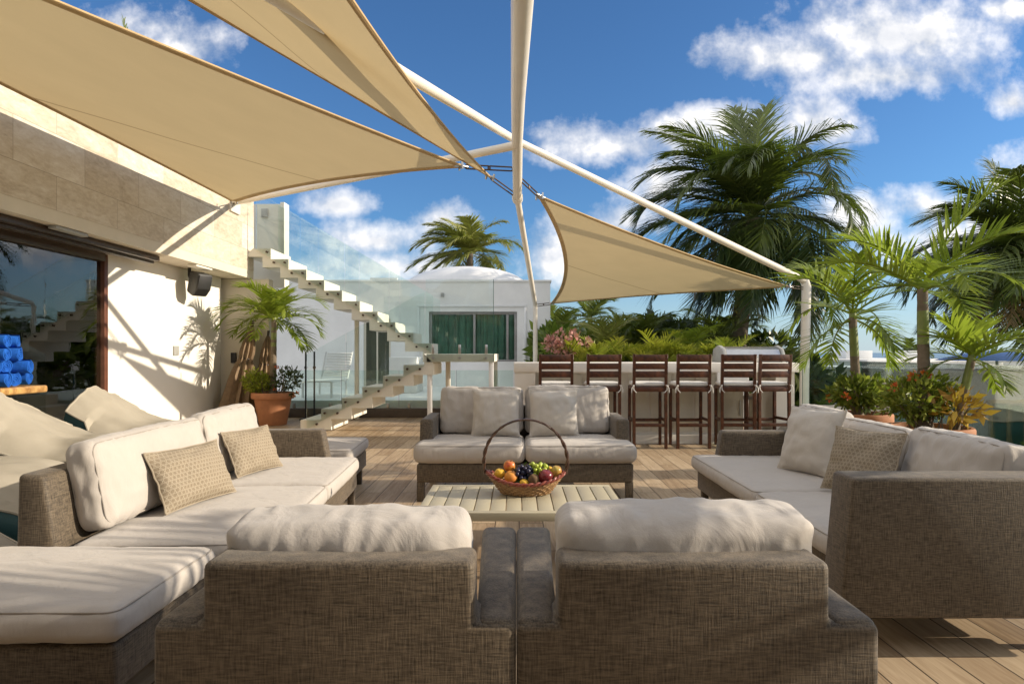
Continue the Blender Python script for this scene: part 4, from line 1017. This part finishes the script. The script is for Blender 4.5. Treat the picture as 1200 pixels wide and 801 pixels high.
# ------------------------------------------------------------------ folded parasols by the wall, black posts
def parasol_folded(label, base, top, r, seed, group='folded brown parasols'):
    base, top = Vector(base), Vector(top); t = thing('folded_parasol', label, 'parasol', tuple(base), 0, group)
    b = MB(); b.tube([base, top + (top - base) * .04], .022, 10); b.build('pole', 'darkwood', t)
    d = (top - base); n, m_ = 22, 20; b = MB(); vs_, fs = [], []
    ax = d.normalized(); s = ax.orthogonal().normalized(); q = ax.cross(s)
    for i in range(n + 1):
        f = i / n; p = base + d * (.10 + .88 * f)
        rr = r * (1 - f) ** .75 * (1 - .28 * math.exp(-((f - .62) / .06) ** 2)) + .02
        for j in range(m_):
            a = 2 * math.pi * j / m_; k = rr * (1 + .28 * math.cos(j * math.pi) + .1 * noise.noise(Vector((j, f * 4, seed))))
            vs_.append(p + (s * math.cos(a) + q * math.sin(a)) * k)
    for i in range(n):
        for j in range(m_): fs.append((i * m_ + j, i * m_ + (j + 1) % m_, (i + 1) * m_ + (j + 1) % m_, (i + 1) * m_ + j))
    b.add(vs_, fs); b.build('canopy', 'parasol', t)
    b = MB(); p = base + d * .645; b.tube([p + (s * math.cos(a * .524) + q * math.sin(a * .524)) * (r * .42) for a in range(12)], .016, 6, closed=True); b.build('strap', 'darkwood', t)
parasol_folded('folded brown parasol leaning at the wall corner, left of the other', (-4.72, 10.95, 0), (-4.50, 11.22, 1.66), .21, 2)
parasol_folded('folded brown parasol leaning behind the potted palm trunk', (-4.34, 11.15, 0), (-4.28, 11.34, 1.5), .18, 5)
for i, (x, lab) in enumerate(((-3.70, 'slim black stand beside the terracotta pot, left of the pair'), (-3.55, 'slim black stand at the foot of the stairs, right of the pair'))):
    t = thing('black_stand', lab, 'stand', (x, 11.55, 0), 0, 'pair of slim black stands')
    b = MB(); b.tube([(x, 11.55, .03), (x, 11.55, 1.2)], .016, 10); b.build('pole', 'black', t)
    b = MB(); b.tube([(x, 11.55, .9), (x, 11.55, .94)], .026, 10); b.build('collar', 'black', t)
    b = MB(); b.box((x - .07, 11.42, 0), (x + .07, 11.68, .03), .006); b.build('foot', 'black', t)

# ================================================================== PLANTS
UP = Vector((0, 0, 1)); WIND = Vector((-1, .15, .05))
def frond(mb, o, az, el, L, droop, nl, ll, lw, rnd, tone, vee=.2, hang=.35, swirl=0.0, rach=.014, start=.12, seg=3, blow=0.0):
    o = Vector(o); n = 16; pts = [o.copy()]; e = el; a = az; p = o.copy()
    for i in range(n):
        f = i / n
        d = Vector((math.cos(a) * math.cos(e), math.sin(a) * math.cos(e), math.sin(e)))
        d = (d + WIND * blow * .5 * f).normalized(); p = p + d * (L / n); pts.append(p.copy())
        e -= droop / n * (.5 + 1.2 * f); a += swirl / n
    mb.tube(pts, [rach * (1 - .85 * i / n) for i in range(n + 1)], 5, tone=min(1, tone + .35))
    for side in (-1, 1):
        for k in range(nl):
            f = start + (1 - start) * (k + rnd.uniform(-.3, .3)) / nl; f = min(.995, max(.02, f))
            q = f * n; i = min(n - 1, int(q)); base = pts[i].lerp(pts[i + 1], q - i); T = (pts[i + 1] - pts[i]).normalized()
            S = T.cross(UP)
            if S.length < .05: S = Vector((math.sin(a), -math.cos(a), 0))
            S.normalize(); Nn = S.cross(T).normalized()
            prof = math.sin(math.pi * (.10 + .86 * f)) ** .7
            if blow and rnd.random() < .07: continue
            l = ll * prof * (rnd.uniform(.62, 1.15) if blow else rnd.uniform(.8, 1.12))
            ang = R(62 - 34 * f) + rnd.uniform(-.10, .10)
            d = (T * math.cos(ang) + S * side * math.sin(ang) + Nn * (vee + rnd.uniform(-.12, .12))).normalized()
            w = lw * rnd.uniform(.8, 1.1) * (.6 + .4 * prof); wd = T * .75 + Nn * .45 * -side * 0 + UP * .25; wd = (wd - d * wd.dot(d))
            if wd.length < 1e-3: continue
            wd.normalize()
            vs_ = []; c = base.copy(); dd = d.copy(); hh = hang * rnd.uniform(.6, 1.3)
            for s_ in range(seg):
                x = s_ / seg; ww = w * (.55 + .9 * x if x < .4 else 1.1 - .75 * x) * .5
                vs_.append(c - wd * ww); vs_.append(c + wd * ww)
                c = c + dd * (l / seg); dd = (dd - UP * hh * (.25 + x) + WIND * blow * (.4 + x)).normalized()
            vs_.append(c)
            fs = [(2 * s_, 2 * s_ + 1, 2 * s_ + 3, 2 * s_ + 2) for s_ in range(seg - 1)] + [(2 * seg - 2, 2 * seg - 1, 2 * seg)]
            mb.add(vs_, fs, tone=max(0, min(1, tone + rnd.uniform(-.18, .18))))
def trunk(mb, base, top, r0, r1, bend=(0, 0), rings=0):
    base, top = Vector(base), Vector(top); n = 14 if not rings else rings * 2; pts, rs = [], []
    for i in range(n + 1):
        f = i / n; p = base.lerp(top, f) + Vector((bend[0], bend[1], 0)) * math.sin(math.pi * f)
        pts.append(p); rs.append((r0 + (r1 - r0) * f + (r0 * .5 * max(0, 1 - f * 9))) * (1 + (.06 if rings and i % 2 else 0)))
    mb.tube(pts, rs, 12)
def palm(name, label, base, top, r0, r1, spec, seed, mat='palm', group=None, bend=(0, 0), coconuts=0, dead=0, fl=3.0, nl=46, ll=.75, lw=.05, extra=(), trunkmat='bark', rach=.022, wind=0.0, vee=.1, hang=.4, seg=3, rings=18, blow=0.0):
    rnd = random.Random(seed); t = thing(name, label, 'palm tree', tuple(base), 0, group)
    b = MB(); trunk(b, base, top, r0, r1, bend, rings); b.build('trunk', trunkmat, t)
    if name == 'potted_palm':
        b = MB(); T0 = Vector(base).lerp(Vector(top), .62); b.tube([T0, T0.lerp(Vector(top), .5), Vector(top) + Vector((0, 0, .04))], [r1 * 1.16, r1 * 1.14, r1 * .9], 12); b.build('crownshaft', 'shaft', t)
    c = MB()
    for (cnt, el0, el1, dr0, dr1, ls, tn) in spec:
        for k in range(cnt):
            az = 2 * math.pi * (k + rnd.uniform(.1, .9)) / cnt + el0
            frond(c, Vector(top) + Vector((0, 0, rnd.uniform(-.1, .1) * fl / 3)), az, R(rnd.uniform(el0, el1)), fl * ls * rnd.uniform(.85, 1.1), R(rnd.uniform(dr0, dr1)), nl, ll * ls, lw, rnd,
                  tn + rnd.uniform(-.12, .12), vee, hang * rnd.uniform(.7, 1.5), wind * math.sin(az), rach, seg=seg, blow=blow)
    for (az, el, L, dr, tn, sw) in extra: frond(c, top, R(az), R(el), L, R(dr), nl, ll, lw, rnd, tn, vee, hang, R(sw), rach, seg=seg, blow=blow)
    c.build('crown', mat, t)
    if dead:
        c = MB()
        for k in range(dead): frond(c, Vector(top) - Vector((0, 0, .15)), rnd.uniform(0, 6.28), R(rnd.uniform(-45, -10)), fl * .7, R(60), nl // 2, ll * .7, lw * .7, rnd, rnd.uniform(.2, .8), 0, .8, 0, rach)
        c.build('dry_fronds', 'dead', t)
    if coconuts:
        for k in range(coconuts):
            c = MB(); a = rnd.uniform(0, 6.28); q = Vector(top) + Vector((math.cos(a) * rnd.uniform(.2, .42), math.sin(a) * rnd.uniform(.2, .42), rnd.uniform(-.75, -.2))); c.ball(q, rnd.uniform(.10, .13), 1, 1, 1.25, 8); c.build('coconut', 'coconut', t)
    return t
def leaves(mb, c, rad, n, size, rnd, t0=.2, t1=.8, asp=.45, shell=.35, up=.3):
    c = Vector(c)
    for _ in range(n):
        q = Vector((rnd.gauss(0, 1), rnd.gauss(0, 1), rnd.gauss(0, 1)))
        if q.length < 1e-3: continue
        q.normalize(); rr = shell + (1 - shell) * rnd.random() ** .6
        lump = .78 + .5 * noise.noise(q * 2.3 + c)
        p = c + Vector((q.x * rad[0], q.y * rad[1], q.z * rad[2])) * rr * lump
        d = (q + UP * up + Vector((rnd.uniform(-1, 1), rnd.uniform(-1, 1), rnd.uniform(-1, 1))) * .8).normalized()
        s = d.cross(Vector((rnd.uniform(-1, 1), rnd.uniform(-1, 1), rnd.uniform(-1, 1))))
        if s.length < .05: continue
        s.normalize(); l = size * rnd.uniform(.6, 1.25); w = l * asp * .5; nn = s.cross(d)
        mb.add([p, p + d * l * .45 + s * w + nn * l * .06, p + d * l - nn * l * .10, p + d * l * .45 - s * w + nn * l * .06], [(0, 1, 2, 3)], tone=rnd.uniform(t0, t1))
def stems(mb, base, c, rad, n, rnd, r=.006):
    base, c = Vector(base), Vector(c)
    for _ in range(n):
        q = Vector((rnd.uniform(-.8, .8) * rad[0], rnd.uniform(-.8, .8) * rad[1], rnd.uniform(-.2, .7) * rad[2]))
        b0 = base + Vector((q.x * .3, q.y * .3, 0)); mb.tube([b0, b0.lerp(c + q, .5) + UP * .03, c + q], [r, r * .8, r * .4], 5)
def pot(label, x, y, r, h, seed):
    t = thing('terracotta_pot', label, 'plant pot', (x, y, 0), 0, 'terracotta pots')
    b = MB(); b.lathe([(r * .62, 0), (r * .64, .01), (r * .86, h * .80), (r * .88, h * .80 + .004), (r * .97, h * .81), (r, h * .84), (r, h * .975), (r * .97, h), (r * .90, h), (r * .87, h * .93), (r * .85, h * .9), (.0, h * .9)], (x, y, 0), 40); b.build('body', 'terracotta', t)
    b = MB(); b.lathe([(r * .855, h * .902), (r * .5, h * .93), (0, h * .94)], (x, y, 0), 24); b.build('soil', 'soil', t)
    return t
def bush(name, label, c, rad, n, size, mat, seed, base, group=None, flowers=None, t0=.2, t1=.85, asp=.45, cat='plant', sr=.006):
    rnd = random.Random(seed); t = thing(name, label, cat, tuple(base), 0, group)
    b = MB(); stems(b, base, c, rad, 9, rnd, sr); b.build('stem', 'bark', t)
    b = MB(); leaves(b, c, rad, n, size, rnd, t0, t1, asp); b.build('foliage', mat, t)
    if flowers:
        b = MB()
        for _ in range(flowers[1]):
            q = Vector((rnd.gauss(0, 1), rnd.gauss(0, 1) - .5, rnd.gauss(.5, 1))); q.normalize(); p = Vector(c) + Vector((q.x * rad[0], q.y * rad[1], q.z * rad[2])) * rnd.uniform(.85, 1.08)
            leaves(b, p, (flowers[2],) * 3, 16, flowers[2] * 1.1, rnd, .1, .9, .7, .1)
        b.build('blossom', flowers[0], t)
    return t

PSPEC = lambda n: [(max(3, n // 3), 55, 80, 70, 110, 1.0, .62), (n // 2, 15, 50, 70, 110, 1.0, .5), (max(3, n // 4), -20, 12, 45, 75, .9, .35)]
# potted palms
pot('terracotta pot by the left wall holding a palm and a yellow green shrub', -4.0, 10.8, .34, .53, 1)
palm('potted_palm', 'small arching palm in the terracotta pot by the white wall', (-4.0, 10.8, .48), (-3.98, 10.8, 1.72), .055, .04,
     [(5, 55, 80, 90, 130, .95, .75), (8, 20, 50, 90, 130, 1.0, .6), (5, -15, 15, 60, 90, .9, .45)], 3, 'palm_pot', 'palms growing in pots', fl=1.05, nl=24, ll=.40, lw=.045, rach=.012, vee=.22, hang=.25, rings=9)
bush('yellow_shrub', 'yellow green shrub in the left pot below the palm', (-4.22, 10.68, .70), (.24, .24, .22), 900, .065, 'areca', 4, (-4.15, 10.72, .47), t0=.4, t1=1.0)
bush('dark_shrub', 'dark leaved shrub on the right of the left pot', (-3.72, 10.72, .74), (.27, .22, .26), 420, .07, 'dark_tree', 5, (-3.85, 10.75, .47), flowers=('flower_red', 4, .03))
pot('terracotta pot behind the white piped pillow of the right sofa', 3.32, 6.35, .29, .60, 2)
palm('potted_palm', 'palm in the farther right pot nearer the bar', (3.30, 6.35, .53), (3.25, 6.35, 1.52), .045, .035,
     [(3, 58, 82, 60, 95, .95, .75), (4, 25, 52, 80, 115, 1.0, .6), (4, -18, 15, 65, 95, .85, .4)], 8, 'palm_pot', 'palms growing in pots', fl=.95, nl=26, ll=.36, lw=.032, rach=.012, vee=.22, hang=.22, rings=9)
bush('flowering_shrub', 'dark green shrub with red flowers in the farther right pot', (3.30, 6.33, .80), (.32, .28, .18), 1300, .07, 'pot_shrub', 9, (3.32, 6.35, .53), flowers=('flower_red', 5, .032), t0=.1, t1=.8)
pot('larger terracotta pot behind the end cushion of the right sofa', 3.40, 5.42, .325, .575, 3)
palm('potted_palm', 'tallest potted palm in the nearer right pot, fronds against the sky', (3.37, 5.42, .51), (3.35, 5.42, 1.70), .05, .038,
     [(3, 55, 78, 40, 75, .95, .8), (5, 25, 50, 55, 95, 1.0, .65), (3, -5, 18, 50, 85, .9, .45)], 13, 'palm_pot', 'palms growing in pots', fl=.98, nl=28, ll=.36, lw=.034, rach=.013, vee=.22, hang=.20, rings=11)
palm('potted_palm', 'short leaning palm at the right side of the nearer right pot', (3.52, 5.30, .51), (3.66, 5.28, 1.12), .035, .028,
     [(3, 50, 75, 50, 80, .9, .75), (4, 20, 50, 60, 90, 1.0, .6), (3, -15, 10, 50, 80, .8, .45)], 17, 'palm_pot', 'palms growing in pots', fl=.55, nl=16, ll=.27, lw=.034, rach=.008, vee=.2, hang=.2, rings=6)
bush('flowering_shrub', 'light green shrub with red flowers in the nearer right pot', (3.32, 5.44, .80), (.34, .29, .22), 1700, .065, 'pot_shrub', 14, (3.36, 5.42, .51), flowers=('flower_red', 4, .032), t0=.25, t1=.95)
bush('croton', 'croton with big yellow orange leaves in the nearer right pot', (3.50, 5.20, .75), (.20, .15, .13), 95, .115, 'croton', 15, (3.45, 5.25, .51), asp=.36)
# planter and greenery behind the bar
b = MB(); b.box((.45, 11.15, 0), (3.95, 11.85, .92), .01); tag(b.build('planter_box', 'white_cool', flat=True), 'long white planter behind the bar full of yellow green plants', 'planter')
rnd = random.Random(77)
for i in range(9):
    x = 1.05 + i * .34 + rnd.uniform(-.06, .06); y = 11.5 + rnd.uniform(-.15, .15); hgt = rnd.uniform(.45, .7)
    t = thing('areca_plant', 'feathery yellow green areca plant in the planter behind the bar', 'plant', (x, y, .92), 0, 'areca plants behind the bar')
    b = MB()
    for k in range(11): frond(b, (x + rnd.uniform(-.05, .05), y + rnd.uniform(-.05, .05), .92), rnd.uniform(0, 6.28), R(rnd.uniform(50, 85)), hgt * rnd.uniform(.8, 1.25), R(rnd.uniform(50, 90)), 14, .26, .03, rnd, rnd.uniform(.4, 1.0), .25, .2, 0, .007)
    b.build('fronds', 'areca', t)
bush('oleander', 'leafy shrub with pink blossoms behind the first stool', (.92, 11.6, 1.22), (.42, .32, .34), 900, .11, 'shrub', 21, (.92, 11.6, .9), flowers=('flower_pink', 40, .075), asp=.3)
# coconut palms and trees beyond
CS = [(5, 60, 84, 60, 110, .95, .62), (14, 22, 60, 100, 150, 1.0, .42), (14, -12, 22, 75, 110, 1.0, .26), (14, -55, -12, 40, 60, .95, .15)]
palm('coconut_palm', 'big coconut palm behind the bar with dark drooping fronds', (5.15, 16.0, -3.2), (5.80, 16.0, 4.45), .23, .18, CS, 31, 'palm', 'coconut palms beyond the terrace',
     fl=3.5, nl=92, ll=1.15, lw=.05, coconuts=14, dead=4, wind=.5, blow=.30, bend=(-.15, 0), hang=.7, extra=((95, 84, 3.5, 40, .75, -20), (70, 84, 3.3, 40, .7, -40), (10, 70, 3.1, 165, .75, -30), (200, 60, 3.3, 95, .5, 20), (170, 35, 3.4, 90, .4, 10), (215, 10, 3.4, 70, .3, 0)))
palm('coconut_palm', 'coconut palm at the right edge with brown drooping fronds', (12.0, 13.2, -3.2), (10.1, 13.2, 3.2), .18, .14, CS, 37, 'palm', 'coconut palms beyond the terrace',
     fl=2.6, nl=76, ll=.9, lw=.045, hang=.7, coconuts=8, dead=9, wind=.4, blow=.28, extra=((100, 84, 2.0, 20, .5, 0), (180, 60, 1.9, 70, .7, 0)))
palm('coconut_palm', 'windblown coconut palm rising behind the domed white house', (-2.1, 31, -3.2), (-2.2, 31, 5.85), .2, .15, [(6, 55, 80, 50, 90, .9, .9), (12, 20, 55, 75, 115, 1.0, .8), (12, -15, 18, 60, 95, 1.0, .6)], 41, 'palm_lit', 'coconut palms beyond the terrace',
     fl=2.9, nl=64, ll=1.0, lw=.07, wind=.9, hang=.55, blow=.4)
palm('coconut_palm', 'palm behind the travertine wall showing only frond tips above the sail', (-9.0, 15.2, -3.2), (-8.6, 15.2, 5.6), .18, .14, [(4, -10, 20, 60, 95, .9, .4)], 43, 'palm', 'coconut palms beyond the terrace',
     fl=2.2, nl=44, ll=.55, lw=.05, extra=((180, 84, 3.35, 6, .8, 0), (10, 68, 2.7, 14, .6, 0)))
palm('slender_palm', 'slender palm with a thin trunk behind the left part of the bar', (2.5, 22, -3.2), (2.48, 22, 2.3), .10, .08, PSPEC(12), 47, 'palm', 'slender palms behind the bar', fl=1.35, nl=26, ll=.55, lw=.06)
palm('slender_palm', 'dark palm with a thin trunk between the white house and the sail', (1.25, 20, -3.2), (1.3, 20, 1.75), .09, .07, PSPEC(14), 49, 'palm', 'slender palms behind the bar', fl=1.5, nl=26, ll=.55, lw=.06)
palm('slender_palm', 'low spreading palm behind the stools under the sail', (3.9, 18, -3.2), (3.9, 18, 1.15), .12, .09, PSPEC(16), 51, 'palm', 'slender palms behind the bar', fl=1.7, nl=30, ll=.6, lw=.055)
palm('slender_palm', 'low palm under the big coconut palm beside the grill', (6.2, 20, -3.2), (6.2, 20, 1.35), .12, .09, PSPEC(16), 53, 'palm', 'slender palms behind the bar', fl=1.9, nl=30, ll=.6, lw=.055)
palm('slender_palm', 'far palm above the white roofs near the sea', (24.5, 41, -3.2), (24.5, 41, .9), .15, .1, PSPEC(16), 55, 'palm', 'slender palms near the sea', fl=1.7, nl=26, ll=.6, lw=.08)
def tree(label, c, rad, seed, n=2600, size=.30, mat='dark_tree', base_z=-3.2):
    rnd = random.Random(seed); c = Vector(c); t = thing('leafy_tree', label, 'tree', (c.x, c.y, base_z), 0, 'dark leafy trees behind the bar')
    b = MB(); b.tube([(c.x, c.y, base_z), (c.x + .1, c.y, (base_z + c.z) / 2), (c.x, c.y, c.z + rad[2] * .3)], [.16, .12, .05], 8)
    for k in range(6):
        a = rnd.uniform(0, 6.28); b.tube([(c.x, c.y, c.z - rad[2] * .5), (c.x + math.cos(a) * rad[0] * .6, c.y + math.sin(a) * rad[1] * .6, c.z + rnd.uniform(-.2, .5) * rad[2])], [.06, .02], 6)
    b.build('trunk', 'bark', t); b = MB()
    for k in range(16):
        q = Vector((rnd.uniform(-.75, .75), rnd.uniform(-.75, .75), rnd.uniform(-.7, .75))); cc_ = c + Vector((q.x * rad[0], q.y * rad[1], q.z * rad[2])); s = rnd.uniform(.28, .5)
        leaves(b, cc_, (rad[0] * s, rad[1] * s, rad[2] * s), n // 16, size, rnd, .1, .9, .5)
    b.build('crown', mat, t)
for k, (x, y, z, lab) in enumerate(((1.9, 14.6, 1.45, 'feathery palm crown behind the pink blossoms'), (2.9, 15.2, 1.75, 'feathery palm crown behind the second and third stools'), (3.7, 14.4, 1.35, 'bright palm crown behind the fourth stool'), (4.6, 15.0, 1.6, 'dark palm crown under the right corner of the sail'), (5.2, 14.2, 1.1, 'low palm crown behind the grill'))):
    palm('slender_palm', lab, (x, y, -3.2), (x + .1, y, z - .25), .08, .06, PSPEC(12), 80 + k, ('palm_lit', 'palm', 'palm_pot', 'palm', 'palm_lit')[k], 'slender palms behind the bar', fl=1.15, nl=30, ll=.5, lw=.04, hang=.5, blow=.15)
tree('dark bushy tree behind the planter at the left of the bar', (1.6, 16.2, .8), (1.3, 1.0, 1.0), 61, mat='shrub')
tree('dark bushy tree behind the planter at the middle of the bar', (3.4, 17.2, .95), (1.5, 1.0, 1.0), 62)
tree('bushy tree behind the grill under the coconut palm', (5.9, 17.5, .75), (1.4, 1.0, 1.0), 63)
tree('low dark tree beyond the short glass balustrade', (6.5, 14.6, -.5), (1.0, .8, 1.5), 64)
tree('far dark trees seen past the right wall of the white house', (3.0, 27, .8), (2.6, 1.2, 1.3), 65, 2600, .4)
tree('low green bush at the bottom right beyond the long balustrade', (7.35, 9.0, -.5), (.5, .5, .45), 67, 900, .16, 'areca')

# ================================================================== NEIGHBOURS
nh = thing('domed_house', 'white stucco house with a shallow dome and green curtained window', 'house', (-2.4, 19, -3.2))
HY = 17.0
b = MB(); b.box((-9.5, HY, -3.2), (-3.95, 22, 3.0)); b.box((-3.25, HY, -3.2), (-2.26, 22, 3.0)); b.box((.02, HY, -3.2), (.88, 22, 3.0))
b.box((-3.95, HY, 2.05), (-3.25, 22, 3.0)); b.box((-2.26, HY, 2.24), (.02, 22, 3.0)); b.box((-2.26, HY, -3.2), (.02, 22, .95)); b.box((-3.95, HY, -3.2), (-3.25, 22, .31)); b.box((-3.95, HY + .9, .31), (-3.25, 22, 2.05)); b.box((-2.26, HY + .9, .95), (.02, 22, 2.24))
b.build('wall', 'white_cool', nh, flat=True)
b = MB(); b.box((-9.54, HY - .03, 3.0), (.91, 22, 3.06), .01); b.build('parapet', 'white_cool', nh)
b = MB()
prof = [(1.78 * math.cos(a), 3.0 + .62 * math.sin(a)) for a in [math.pi / 2 * k / 14 for k in range(15)]]
b.lathe(prof[:-1] + [(0.0, prof[-1][1])], (-1.42, 18.9, 0), 48); b.build('dome', 'plastic', nh)
b = MB(); o_, i_ = (-2.58, .28), (-2.47, .17)
b.box((-2.56, HY - .035, 2.36), (.26, HY - .002, 2.42), .004); b.box((-2.56, HY - .035, .3), (-2.50, HY - .002, 2.358), .004); b.box((.20, HY - .035, .3), (.26, HY - .002, 2.358), .004); b.build('window_surround', 'plastic', nh)
w = MB(); w.box((-2.26, HY + .08, .95), (-2.19, HY + .16, 2.24), .004); w.box((-.05, HY + .08, .95), (.02, HY + .16, 2.24), .004); w.box((-2.19, HY + .08, 2.17), (-.05, HY + .16, 2.24), .004); w.box((-2.19, HY + .08, .95), (-.05, HY + .16, 1.0), .004); w.box((-1.12, HY + .09, 1.0), (-1.06, HY + .15, 2.17), .004); w.box((-.26, HY + .09, 1.0), (-.2, HY + .15, 2.17), .004)
wf = w.build('window', 'frame_grey', nh)
b = MB(); b.box((-2.19, HY + .11, 1.0), (-.05, HY + .122, 2.17)); b.build('pane', 'glass', wf, flat=True)
b = MB(); pts = []
n = 60
vs_ = []
for i in range(n + 1):
    x = -2.2 + 2.2 * i / n; y = HY + .22 + .03 * math.sin(i * 1.1) + .02 * math.sin(i * 2.7); vs_ += [(x, y, .96), (x, y, 2.22)]
b.add(vs_, [(2 * i, 2 * i + 2, 2 * i + 3, 2 * i + 1) for i in range(n)]); b.build('curtain', 'curtain', wf)
b = MB(); b.box((-3.95, HY + .05, .31), (-3.90, HY + .12, 2.05), .004); b.box((-3.30, HY + .05, .31), (-3.25, HY + .12, 2.05), .004); b.box((-3.63, HY + .06, .31), (-3.59, HY + .11, 2.05), .004); df = b.build('door', 'soffit', nh)
b = MB(); b.box((-3.90, HY + .08, .31), (-3.30, HY + .09, 2.05)); b.build('door_pane', 'glass_dark', df, flat=True)
b = MB(); b.box((-1.95, HY - .05, 2.62), (-1.87, HY - .002, 2.72), .005); b.build('vent', 'grey', nh)
b = MB()
for i in range(5): b.box((-4.0 + i * .14, 18.2, 3.06), (-3.93 + i * .14, 18.3, 3.20), .004)
b.box((-4.05, 18.18, 3.2), (-3.30, 18.32, 3.25), .004); tag(b.build('roof_vent', 'white_cool'), 'low white balustered vent on the roof of the domed house', 'vent')
b = MB(); b.box((-2.75, 14.2, .30), (-2.15, 15.2, 1.08), .01); tag(b.build('plaster_block', 'white_cool'), 'white plaster block beyond the stairs beside the dark doorway', 'block')
lg = thing('plastic_lounger', 'white plastic sun lounger with its back raised behind the stairs', 'sun lounger', (-3.9, 14, .30))
b = MB()
for i in range(9):
    f = i / 8; b.box((-.26, -.02, -.02), (.26, .02, .02), .006, mtx=TR((-3.86 + f * .10, 14.0, .70 + f * .46), R(12)))
b.build('backrest', 'plastic', lg)
b = MB()
for s in (-1, 1): b.tube([(-3.88 + s * .28, 14.0, .62), (-3.78 + s * .28, 14.02, 1.20)], .022, 8); b.tube([(-3.88 + s * .28, 12.75, .60), (-3.88 + s * .28, 14.0, .62)], .022, 8)
b.build('frame', 'plastic', lg)
b = MB()
for i in range(14): b.box((-4.14, 12.76 + i * .09, .60), (-3.62, 12.82 + i * .09, .63), .004)
b.build('seat', 'plastic', lg)
for (x, y) in ((-4.16, 12.8), (-3.6, 12.8), (-4.16, 13.9), (-3.6, 13.9)):
    b = MB(); b.tube([(x, y, .30), (x, y, .61)], .024, 8); b.build('leg', 'plastic', lg)

def house(label, x0, x1, y0, y1, z1, windows=(), mat='white_cool', frame='gold'):
    t = thing('white_house', label, 'house', ((x0 + x1) / 2, (y0 + y1) / 2, -3.2), 0, 'white flat roofed houses towards the sea')
    b = MB(); b.box((x0, y0, -3.2), (x1, y1, z1)); b.build('wall', mat, t, flat=True)
    b = MB(); b.box((x0 - .06, y0 - .06, z1), (x1 + .06, y1, z1 + .07), .008); b.build('parapet', mat, t)
    for (a, c, d, e, m_) in windows:
        b = MB(); wv = .07
        b.box((a, y0 - .05, d), (a + wv, y0 + .0, e), .004); b.box((c - wv, y0 - .05, d), (c, y0, e), .004); b.box((a + wv, y0 - .05, e - wv), (c - wv, y0, e), .004); b.box((a + wv, y0 - .05, d), (c - wv, y0, d + wv), .004)
        b.box(((a + c) / 2 - .03, y0 - .045, d + wv), ((a + c) / 2 + .03, y0, e - wv), .004)
        w = b.build('window', frame, t); b = MB(); b.box((a + wv, y0 - .02, d + wv), ((a + c) / 2 - .031, y0 - .004, e - wv)); b.box(((a + c) / 2 + .031, y0 - .02, d + wv), (c - wv, y0 - .004, e - wv)); b.build('pane', m_, w, flat=True)
    return t
M['pane_green'] = plain('green reflecting pane', (.02, .11, .08), .06, 0, .35, 2, 0, 1, .8)
M['pane_dark'] = plain('dark pane', (.03, .035, .04), .08, 0, .3, 2, 0, 1, .8)
hs = house('white flat roofed house beyond the short balustrade behind the potted palms', 9.3, 14.6, 20, 27, .90, ((9.55, 9.95, -.35, .35, 'pane_dark'), (11.5, 13.2, -.6, .2, 'pane_dark')), frame='frame_grey'); hs.rotation_euler.z = R(16)
house('pale grey house with a green glass door in a yellow frame at the right edge', 8.9, 16, 14, 20, .72, ((10.05, 10.85, -1.0, .18, 'pane_green'), (10.95, 11.6, -1.0, .18, 'pane_green')))
house('long low white house with rooftop boxes closest to the sea', 17, 30, 42, 52, .62, ((19, 21, -.9, -.1, 'pane_dark'),), frame='frame_grey')
house('distant white house left of the potted palm trunk', 20, 24.5, 55, 62, .45, (), frame='frame_grey')
house('distant broad white house just below the sea horizon on the right', 38, 56, 60, 70, .35, (), frame='frame_grey')
for (x, y, z, lab) in ((13.2, 22.5, .97, 'white water tank box on the nearer flat roof'), (11.3, 22.5, .97, 'low white box on the nearer flat roof, left of the other')):
    b = MB(); b.box((x, y, z), (x + .9, y + .8, z + .28), .01); tag(b.build('roof_box', 'plastic'), lab, 'roof box', 'boxes on the white roof')
bp = thing('blue_parasol', 'open blue parasol over the pale grey house at the right edge', 'parasol', (10.9, 14.9, .79))
b = MB(); b.lathe([(1.25, 1.0), (1.0, 1.07), (.6, 1.16), (.15, 1.22), (0, 1.235)], (10.9, 14.9, 0), 8); b.build('canopy', 'bluecloth', bp); b = MB(); b.tube([(10.9, 14.9, .79), (10.9, 14.9, 1.23)], .03, 8); b.build('pole', 'plastic', bp)
# unseen potted palm added out of frame on the right to shade the armchairs
pot('added unseen terracotta pot by the right sofa', 4.1, 2.1, .32, .52, 4)
palm('potted_palm', 'added unseen shade palm in the pot by the right sofa', (4.1, 2.1, .46), (4.1, 2.1, 1.78), .05, .04, [(4, 58, 82, 50, 85, .95, .75), (8, 20, 50, 70, 110, 1.0, .6), (6, -12, 15, 50, 85, .95, .45)], 71, 'palm_pot', 'palms growing in pots', fl=1.15, nl=30, ll=.44, lw=.05, rach=.013, vee=.22, hang=.20, rings=11)
